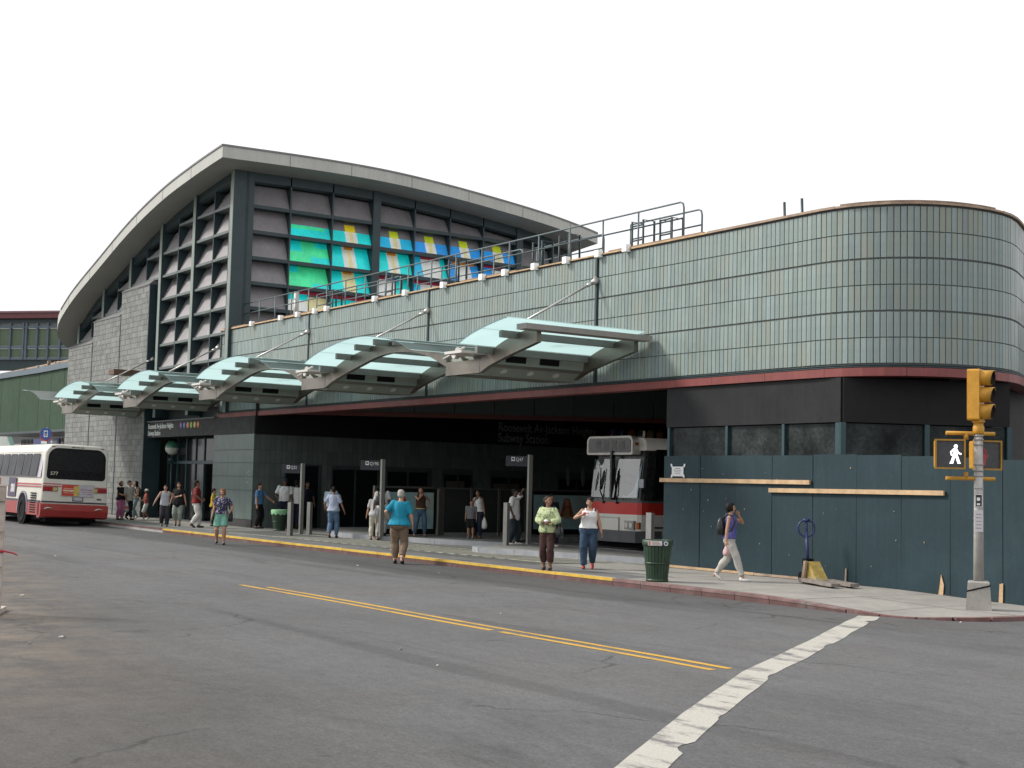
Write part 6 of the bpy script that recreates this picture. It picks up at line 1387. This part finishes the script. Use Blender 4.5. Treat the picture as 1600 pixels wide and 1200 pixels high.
    # top
    if top:
        b = MB(); hem = top.get('hem', .90); sl_ = top.get('sleeve', .62); inf = top.get('inf', .018); lo_ = max(.02, top.get('loose', .012))
        torso(b, hem, top.get('neck', 1.452 if sl_ > 0 else 1.40), inf, lo_)
        for i in (0, 1):
            if sl_ > 0: armtube(b, i, 0, sl_, inf + .004, top.get('flare', .010))
            else:
                s_ = shoulders[i]; b.tube([T((s_.x * .62, .085 + .03 * female, 1.36)), T((s_.x * .62, .03, 1.455)), T((s_.x * .62, -.04, 1.45)), T((s_.x * .62, -.09, 1.36))], .022, 8)
        remesh(sc(b), top.get('name', 'shirt'), .0115 if detail > 1 else .014, top['m'], t, wrinkle=.014, smooth=2)
    if bottom:
        b = MB(); ln = bottom.get('len', 1.95); inf = bottom.get('inf', .020)
        torso(b, .80, bottom.get('waist', .99), min(inf * .6, .012))
        for i in (0, 1): legtube(b, i, 0, ln, inf, bottom.get('flare', .0))
        b.ell((0, 0, .83), .11 * fatz(.83), .10 * fatz(.83), .07, 14, 8)
        remesh(sc(b), bottom.get('name', 'trousers'), .0115 if detail > 1 else .014, bottom['m'], t, wrinkle=.013, smooth=2)
        if bottom.get('belt'):
            b = MB(); z = bottom.get('waist', 1.0) - .02; rx = interp([(r[0], r[1]) for r in TR], z) * fatz(z) + .026; ry = interp([(r[0], r[2]) for r in TR], z) * fatz(z) + .026
            b.rings([[T(p) for p in ell_ring((0, 0, zz), rx, ry, 24)] for zz in (z - .018, z + .018)]); bl = sc(b).build('belt', bottom['belt'], t, world=False)
    if shoes:
        for i in (0, 1):
            hp, k, an, f = legs[i]; tip = f.z > .05; fm = Matrix.Rotation(R(-38 if tip and f.y < 0 else (16 if tip else 0)), 3, 'X')
            b = MB(); b.ell(f + fm @ Vector((0, .048, .036)), .050, .140, .040, 16, 9, M=fm); b.ell(f + fm @ Vector((0, -.035, .050)), .043, .052, .052, 12, 8, M=fm)
            b.v = [Vector((v.x, v.y, max(v.z, .002 if not tip else -9))) for v in b.v]
            remesh(sc(b), 'shoe', .011, shoes, t, smooth=2)
    t['_s'] = S
    del t['_s']
    W = lambda p: Matrix.Translation(Vector(loc)) @ Matrix.Rotation(t.rotation_euler.z, 4, 'Z') @ (Vector(p) * S)
    return t, [W(arms[0][2]), W(arms[1][2])], W, S
def carry(name, label, cat, mb, mats, anchor, group=None):
    """an item of its own with its origin at the given point; mb in world coordinates"""
    o = mb.mesh(name, Vector(anchor)); 
    for m in (mats if isinstance(mats, list) else [mats]): o.materials.append(m)
    ob = bpy.data.objects.new(name, o); COL.objects.link(ob); ob.location = anchor; return tag(ob, label, cat, group)
def plastic_bag(hand, label, s=1., m=None, stripe=None):
    h = Vector(hand) - Vector((0, 0, .05)); b = MB(); n = 20; rg = []
    for z, r in ((0, .012), (-.05, .02), (-.12, .055), (-.2, .10), (-.3, .125), (-.38, .115), (-.42, .06)):
        rg.append([h + Vector((r*s*math.cos(2*math.pi*k/n) * (1 + .12*math.sin(3*k + z*30)), r*s*.7*math.sin(2*math.pi*k/n), z*s)) for k in range(n)])
    b.rings(rg, m=0)
    ob = carry('plastic_bag', label, 'bag', b, [m or mat('white_plastic', (.60, .59, .57), .5, var=.12)] + ([stripe] if stripe else []), h)
    if stripe:
        for p in ob.data.polygons:
            if -.27*s < p.center.z < -.2*s: p.material_index = 1
    return ob
def shoulder_bag(W, side, label, m, w_=.30, h_=.26, z=.86, y=.02, d_=.11, strap_z=1.44, x=.30, strap_m=None):
    b = MB(); c = Vector((side * x, y, z)); rg = []
    for k, (zz, sw, sd_) in enumerate(((-h_/2, .86, .8), (-h_/2 + .03, 1, 1), (0, .97, .95), (h_/2 - .03, .80, .6), (h_/2, .76, .4))):
        rg.append([W(c + Vector((math.copysign(abs(math.cos(2*math.pi*q/20)) ** .5, math.cos(2*math.pi*q/20)) * d_/2 * sd_, math.copysign(abs(math.sin(2*math.pi*q/20)) ** .5, math.sin(2*math.pi*q/20)) * w_/2 * sw, zz))) for q in range(20)])
    b.rings(rg)
    for sg in (-1, 1):
        pts = [W(c + Vector((0, sg * w_*.34, h_/2 - .02))), W((side * (x - .06), y + sg*.07, z + (strap_z - z) * .55)), W((side * .155, .02 + sg*.05, strap_z - .02)), W((side * .15, 0, strap_z + .015))]
        b.tube(pts, .016, 6)
    return carry('shoulder_bag', label, 'bag', b, m, W(c))
def backpack(W, label, m, m2=None, lean=0.):
    b = MB(); rg = []
    for z, sx, sy in ((1.0, .13, .07), (1.03, .15, .09), (1.15, .155, .095), (1.28, .145, .08), (1.37, .11, .05), (1.39, .08, .02)):
        rg.append([W(Vector((math.copysign(abs(math.cos(2*math.pi*q/20)) ** .6, math.cos(2*math.pi*q/20)) * sx, -.20 + (z - .95) * -math.sin(lean)*-1 * 0 + math.copysign(abs(math.sin(2*math.pi*q/20)) ** .6, math.sin(2*math.pi*q/20)) * sy, z))) for q in range(20)])
    b.rings(rg)
    for s in (-1, 1):
        b.tube([W(p) for p in ((s*.10, -.13, 1.36), (s*.115, -.06, 1.47), (s*.118, .06, 1.44), (s*.13, .125, 1.30), (s*.15, .05, 1.12), (s*.12, -.12, 1.05))], .02, 6, m=1)
    return carry('backpack', label, 'backpack', b, [m, m2 or m], W((0, -.2, 1.15)))
WHS = cloth('white', (.68, .68, .68)); JEAN = cloth('denim', (.035, .062, .105), var=.2, scale=3); JEANL = cloth('light_denim', (.09, .155, .25), var=.2, scale=3); BLK = cloth('black', (.012, .012, .014)); NVY = cloth('navy', (.014, .016, .034)); KHAKI = cloth('taupe', (.19, .135, .095)); PALE = cloth('pale_grey', (.42, .41, .38)); CREAM = cloth('cream', (.52, .49, .42))
SHB = mat('shoe_black', (.014, .013, .013), .4); SHW = mat('shoe_white', (.6, .59, .57), .5); SHR = mat('shoe_red', (.34, .03, .035), .5); SHT = mat('shoe_tan', (.28, .14, .08), .5)
LB = mat('black_leather', (.014, .014, .016), .4, var=.15); BRB = mat('brown_leather', (.24, .115, .05), .5, var=.15)
Wk = lambda s=.16: [(-.095, s, .0), (.095, -s, .06)]           # walking stride: left foot forward, right heel lifted
Wk2 = lambda s=.16: [(-.095, -s, .06), (.095, s, .0)]
# foreground figures
_, h26, W26, _s = person('woman in purple vest walking past the hoarding with a hand to her cheek', (-19.35, 18.37, .135), 72, 1.46, 'tan', 'black', 'curly', True, 1.0, .03, [(-.09, -.31, .07), (.09, .31, .0)], [(-.10, .17, 1.46), (.26, -.05, .82)], [(-.9, .5, -1), (.4, -1, 0)], (8, -8), dict(m=cloth('purple', (.095, .10, .30)), sleeve=0, hem=.93, name='vest'), dict(m=PALE, len=1.95, inf=.026), SHW, 2)
backpack(W26, 'black and grey backpack on the woman in the purple vest', LB, LB)
plastic_bag(h26[1], 'small clear plastic bag with pink contents held by the woman in the purple vest', .55, mat('pink_food_bag', (.55, .36, .36), .4, var=.4, scale=12))
_, h25, W25, _s = person('woman in white polo top and dark jeans walking past the bus front', (-23.09, 17.86, .135), -6, 1.47, 'tan', 'darkbrown', 'bun', True, 1.22, 0., [(-.10, -.12, .07), (.10, .14, .0)], [(-.33, .04, .84), (.115, .20, 1.32)], [(-.6, -1, 0), (1, -.1, -.6)], (-4, 2), dict(m=WHS, sleeve=.0, hem=.98, name='polo_top', inf=.02), dict(m=JEAN, len=1.96, inf=.022, flare=.012), SHR, 2, hips=.10)
b = MB(); b.tube([W25((.10, .23, 1.29)), W25((.10, .235, 1.37))], [.026, .03], 10); carry('drink_cup', 'red drink cup held by the woman in the white polo top', 'cup', b, mat('cup_red', (.5, .05, .08), .4), W25((.10, .23, 1.29)))
shoulder_bag(W25, -1, 'dark red shoulder bag hanging behind the woman in the white polo top', mat('maroon_bag', (.10, .03, .035), .5, var=.1), z=1.08, y=-.14, x=.22, w_=.26, d_=.1, strap_z=1.45)
_, h23, W23, _s = person('woman in pale green floral blouse and brown cropped trousers looking to the left', (-22.85, 16.62, .135), -14, 1.49, 'brown', 'darkbrown', 'bun', True, 1.02, .02, [(-.085, .04, 0), (.085, -.06, .0)], [(-.06, .22, 1.12), (.03, .24, 1.10)], [(-1, -.4, -.5), (1, -.3, -.5)], (52, -12), dict(m=pattern_cloth('floral_green', (.46, .52, .30), (.16, .24, .10), 20, .55), sleeve=1.75, hem=.87, name='blouse', inf=.022), dict(m=cloth('brown', (.055, .028, .026)), len=1.72, inf=.022, flare=.008), mat('sandal_dark', (.05, .03, .03), .5), 2)
shoulder_bag(W23, -1, 'large black shoulder bag of the woman in the floral blouse', LB, .38, .26, .90, .02, .14, 1.46, .29)
b = MB(); b.ell(W23((-.02, .27, 1.15)), .06, .04, .03, 10, 7); carry('paper_napkin', 'white crumpled napkin in the hands of the woman in the floral blouse', 'napkin', b, WHITE, W23((-.02, .27, 1.15)))
_, h18, W18, _s = person('grey haired woman in turquoise top and taupe trousers seen from behind', (-27.5, 16.35, .135) if False else (-27.4, 15.75, .0), 176, 1.66, 'light', 'grey', 'short', True, 1.2, 0., [(-.10, .14, 0), (.10, -.12, .06)], [(-.26, .10, 1.04), (.30, .05, .90)], [(-.9, -1, -.3), (.6, -1, 0)], (-6, 0), dict(m=cloth('turquoise', (.015, .22, .33)), sleeve=.85, hem=.90, name='top', inf=.024, loose=.03), dict(m=KHAKI, len=1.85, inf=.026, waist=.96), mat('shoe_dark_heel', (.03, .02, .02), .4), 2, hips=.12)
_, h9, W9, _s = person('woman in floral navy blouse and green shorts crossing the road', (-36.4, 15.2, .0), 8, 1.54, 'tan', 'auburn', 'curly', True, 1.08, .04, [(-.11, .13, 0), (.12, -.10, .03)], [(-.25, .12, .98), (.28, .06, .86)], [(-1, -.8, 0), (.6, -1, 0)], (-10, 4), dict(m=pattern_cloth('floral_navy', (.03, .03, .075), (.42, .40, .45), 30, .56), sleeve=.75, hem=.94, name='blouse'), dict(m=cloth('mint', (.17, .38, .30)), len=.82, inf=.035, flare=.02, name='shorts'), SHB, 2)
shoulder_bag(W9, -1, 'black shoulder bag of the woman in green shorts', LB, .32, .34, .88, -.06, .14, 1.44, .28)
# youth on the post
_, h22, W22, _s = person('youth in big white T-shirt reaching up to hold the bus stop post', (-30.35, 20.95, .265), 72, 1.47, 'dark', 'black', 'short', False, 1.0, .02, [(-.12, .10, 0), (.12, -.08, 0)], [(.24, .42, 1.80), (.26, .02, .92)][:1] + [(.28, .06, .92)], [(-1, .2, -.4), (.8, -1, 0)], (-4, 0), dict(m=WHS, sleeve=.92, hem=.76, loose=.05, inf=.028, flare=.02, name='t_shirt'), dict(m=cloth('dark_denim', (.022, .034, .042)), len=1.95, inf=.042), SHW, 2)
b = MB(); q = W22((-.04, .145, 1.22)); dF = (W22((0, 1, 0)) - W22((0, 0, 0))).normalized(); dR = (W22((1, 0, 0)) - W22((0, 0, 0))).normalized()
_, _, W24, _s = person('person in dark clothes and white trainers half hidden behind the blouse woman', (-29.2, 21.35, .265), 20, 1.36, 'brown', 'black', 'short', False, 1., 0., [(-.17, .03, 0), (.17, -.03, 0)], None, None, (0, 0), dict(m=BLK, sleeve=.7, hem=.88), dict(m=NVY, len=1.9, inf=.03), SHW, 1)
# mother and boy
_, h21, W21, _s = person('woman in white vest and dark jeans with a hand at her mouth', (-34.0, 22.2, .265), -22, 1.40, 'brown', 'black', 'bun', True, 1.02, .03, None, [(-.27, .04, .82), (.03, .16, 1.42)], [(-.6, -1, 0), (1, .2, -1)], (12, -8), dict(m=WHS, sleeve=0, hem=.95, name='vest'), dict(m=cloth('ink_denim', (.016, .022, .042)), len=1.95, inf=.02), SHT, 1)
plastic_bag(h21[0], 'thin white plastic bag hanging from the hand of the woman in the white vest', .95)
person('small boy in grey T-shirt and black shorts standing beside the woman in the white vest', (-34.05, 21.98, .265), 0, 1.10, 'tan', 'black', 'short', False, 1.0, 0., None, [(-.25, .04, .86), (.25, .04, .86)], None, (0, 0), dict(m=cloth('grey', (.17, .17, .18)), sleeve=.85, hem=.88, loose=.03, name='t_shirt'), dict(m=BLK, len=1.0, inf=.045, name='shorts'), mat('shoe_grey', (.3, .3, .3), .5), 1)
person('woman in brown halter top with a hand to her face before the poster', (-35.2, 20.95, .265), 12, 1.44, 'tan', 'brown', 'long', True, 1.05, 0., [(-.16, -.02, 0), (.22, .05, 0)], [(-.24, -.08, 1.02), (-.02, .16, 1.46)], [(-1, -1, 0), (1, .3, -.9)], (-8, -4), dict(m=cloth('chocolate', (.055, .026, .02)), sleeve=0, hem=.98, name='halter_top'), dict(m=cloth('blue_denim', (.055, .10, .155), var=.2), len=1.95, inf=.022, belt=mat('gold_belt', (.45, .38, .15), .4, .5, var=.5, scale=30)), SHT, 1)
_, h17, W17, _s = person('elderly woman in white blouse and cream trousers waiting with a brown bag', (-36.0, 19.85, .135), 178, 1.40, 'tan', 'auburn', 'short', True, 1.05, .10, [(-.12, .02, 0), (.12, -.03, 0)], [(-.30, .02, .86), (.26, .05, .88)], None, (-14, -4), dict(m=cloth('offwhite', (.50, .485, .49)), sleeve=.9, hem=.86, loose=.02, name='blouse'), dict(m=CREAM, len=1.88, inf=.026), SHT, 1)
b = MB(); c = Vector(W17((.25, -.03, .70))); b.obox(c - RT*.15 - FH*.05 - UP*.16, RT*.30, FH*.10, UP*.32); b.tube([c - RT*.08 + UP*.15, c - RT*.05 + UP*.30, c + RT*.05 + UP*.30, c + RT*.08 + UP*.15], .012, 6); carry('tote_bag', 'square brown tote bag hanging from the hand of the elderly woman', 'bag', b, BRB, c)
_, h16, W16, _s = person('man in white shirt with a black rucksack facing the bus bays', (-35.75, 19.95, .265), 165, 1.52, 'dark', 'black', 'short', False, 1.0, .10, None, [(-.30, .0, .86), (.22, .15, .95)], None, (10, 0), dict(m=WHS, sleeve=.8, hem=.92), dict(m=cloth('grey_trouser', (.28, .275, .28)), len=1.95, inf=.028), SHB, 1)
backpack(W16, 'black rucksack on the man in the white shirt', LB)
person('woman in pale blue blouse and blue jeans walking into the bays', (-37.4, 19.2, .135), 172, 1.52, 'brown', 'black', 'short', True, 1.08, .02, Wk2(.12), [(-.26, .08, .94), (.40, -.02, .86)], [(-1, -1, 0), (.6, -1, 0)], (6, 0), dict(m=cloth('pale_blue', (.36, .40, .52)), sleeve=.85, hem=.90, name='blouse'), dict(m=JEANL, len=1.95, inf=.022), SHB, 1)
person('man in light shirt and black trousers walking in front of the dark doors', (-39.9, 20.4, .135), 160, 1.60, 'brown', 'black', 'short', False, 1.0, .02, Wk(.12), None, None, (0, 0), dict(m=cloth('ice_blue', (.36, .42, .47)), sleeve=.9, hem=.92), dict(m=BLK, len=1.95, inf=.028), SHB, 1)
person('police officer in light blue shirt and black trousers by the pillar', (-44.6, 20.0, .13), 76, 1.55, 'tan', 'darkbrown', 'short', False, 1.12, 0., [(-.12, .0, 0), (.13, -.05, 0)], [(-.30, .40, 1.06), (.32, .05, .84)], [(-1, -.4, -.6), (.8, -1, 0)], (-6, 0), dict(m=cloth('police_blue', (.095, .21, .40)), sleeve=.82, hem=.93, loose=.015), dict(m=BLK, len=1.95, inf=.03, belt=LB), SHB, 1)
person('man in white shirt and dark cap facing out from the bays', (-44.6, 20.95, .13), 8, 1.74, 'dark', 'black', 'short', False, 1.05, 0., None, [(-.28, .12, .88), (.24, .2, 1.05)], None, (-12, 0), dict(m=WHS, sleeve=.8, hem=.94, hat=True, cap=True), dict(m=NVY, len=1.95, inf=.03), SHB, 1)
person('man in white shirt with his back turned beside the bus stop post', (-44.5, 21.35, .13), 155, 1.70, 'dark', 'black', 'short', False, 1.15, .04, None, [(-.26, .12, 1.0), (.30, .02, .88)], None, (10, 0), dict(m=WHS, sleeve=1.2, hem=.88, loose=.03), dict(m=NVY, len=1.95, inf=.03), SHB, 1)
person('man in dark clothes standing behind the first bus stop post', (-45.0, 22.05, .13), 30, 1.66, 'brown', 'black', 'short', False, 1.0, 0., None, None, None, (0, 0), dict(m=NVY, sleeve=.8, hem=.9), dict(m=BLK, len=1.95, inf=.03), SHB, 0)
# group by the entrance
person('man in red striped shirt and white trousers heading for the station entrance', (-45.35, 18.0, .13), 105, 1.60, 'brown', 'black', 'short', False, 1.08, .03, Wk(.14), [(-.20, .22, 1.05), (.26, .16, 1.02)], [(-1, -1, -.3), (1, -1, -.3)], (0, -6), dict(m=pattern_cloth('red_stripe', (.30, .03, .03), (.035, .012, .014), 9, .55, stripes=True), sleeve=.95, hem=.88, loose=.03), dict(m=cloth('white_twill', (.58, .57, .54)), len=1.95, inf=.034), SHB, 1)
person('person in yellow shirt half hidden behind the woman in green shorts', (-46.5, 19.1, .13), 100, 1.33, 'tan', 'darkbrown', 'short', True, 1.0, 0., None, None, None, (0, 0), dict(m=cloth('yellow', (.46, .31, .03)), sleeve=.8, hem=.88), dict(m=BLK, len=1.9, inf=.02), SHB, 0)
person('woman in black tunic and grey cropped trousers by the entrance doors', (-46.75, 17.9, .13), 0, 1.52, 'tan', 'brown', 'short', True, 1.12, 0., Wk(.08), [(-.30, .03, .88), (.32, .03, .86)], None, (6, 4), dict(m=BLK, sleeve=.45, hem=.74, loose=.05, name='tunic'), dict(m=cloth('sage', (.26, .29, .26)), len=1.6, inf=.03), SHB, 0)
person('man in grey vest with one hand on the shoulder of the woman in black', (-46.2, 17.2, .13), 22, 1.42, 'tan', 'black', 'short', False, 1.0, 0., Wk(.10), [(-.58, .12, 1.28), (.46, .05, .92)], [(-.3, -.6, -1), (.6, -1, 0)], (-20, 0), dict(m=cloth('vest_grey', (.38, .40, .43)), sleeve=0, hem=.86, name='vest'), dict(m=cloth('charcoal', (.03, .03, .036)), len=1.95, inf=.04), SHB, 0)
person('child in red top, white sun hat and white shorts walking left', (-53.2, 19.05, .13), -66, 1.20, 'brown', 'black', 'short', False, .98, .05, Wk(.14), [(-.16, .26, 1.06), (.14, .26, 1.04)], [(-1, -.6, -.6), (1, -.6, -.6)], (0, -8), dict(m=cloth('coral', (.42, .10, .09)), sleeve=.2, hem=.92, hat=True), dict(m=cloth('white_cotton', (.55, .56, .52)), len=1.1, inf=.045, name='shorts'), SHW, 0)
_, h3, W3, _s = person('long haired woman in white top and pale jeans with a black backpack', (-54.0, 18.9, .13), -52, 1.50, 'tan', 'black', 'long', True, .95, .02, Wk(.12), [(-.2, .2, 1.0), (.26, -.02, .95)], None, (0, 0), dict(m=cloth('ivory', (.56, .54, .44)), sleeve=0, hem=.95, name='vest'), dict(m=cloth('pale_denim', (.20, .27, .29)), len=1.95, inf=.018), SHW, 0)
backpack(W3, 'black backpack on the long haired woman', LB)
_, h2, W2, _s = person('man in loose pale shirt and dark trousers carrying a plastic bag', (-53.2, 18.35, .13), 62, 1.52, 'tan', 'black', 'short', False, 1.0, .03, [(-.1, -.24, .07), (.1, .26, 0)], [(-.22, .14, 1.02), (.24, .10, .90)], None, (0, 0), dict(m=cloth('stone', (.42, .405, .37)), sleeve=1.0, hem=.84, loose=.04, inf=.024), dict(m=BLK, len=1.95, inf=.03), SHB, 0)
plastic_bag(h2[1], 'white plastic bag with a red band carried beside the bus', 1.05, None, mat('bag_red_band', (.45, .10, .08), .5))
person('woman in black T-shirt and pink trousers with folded arms by the bus', (-53.2, 18.0, .13), 58, 1.49, 'tan', 'brown', 'bob', True, 1.12, .04, None, [(.06, .22, 1.10), (-.06, .24, 1.08)], [(-1, -.2, -.4), (1, -.2, -.4)], (10, -6), dict(m=BLK, sleeve=.8, hem=.90, loose=.02, name='t_shirt'), dict(m=cloth('pink', (.42, .15, .27)), len=1.95, inf=.036), SHB, 0)
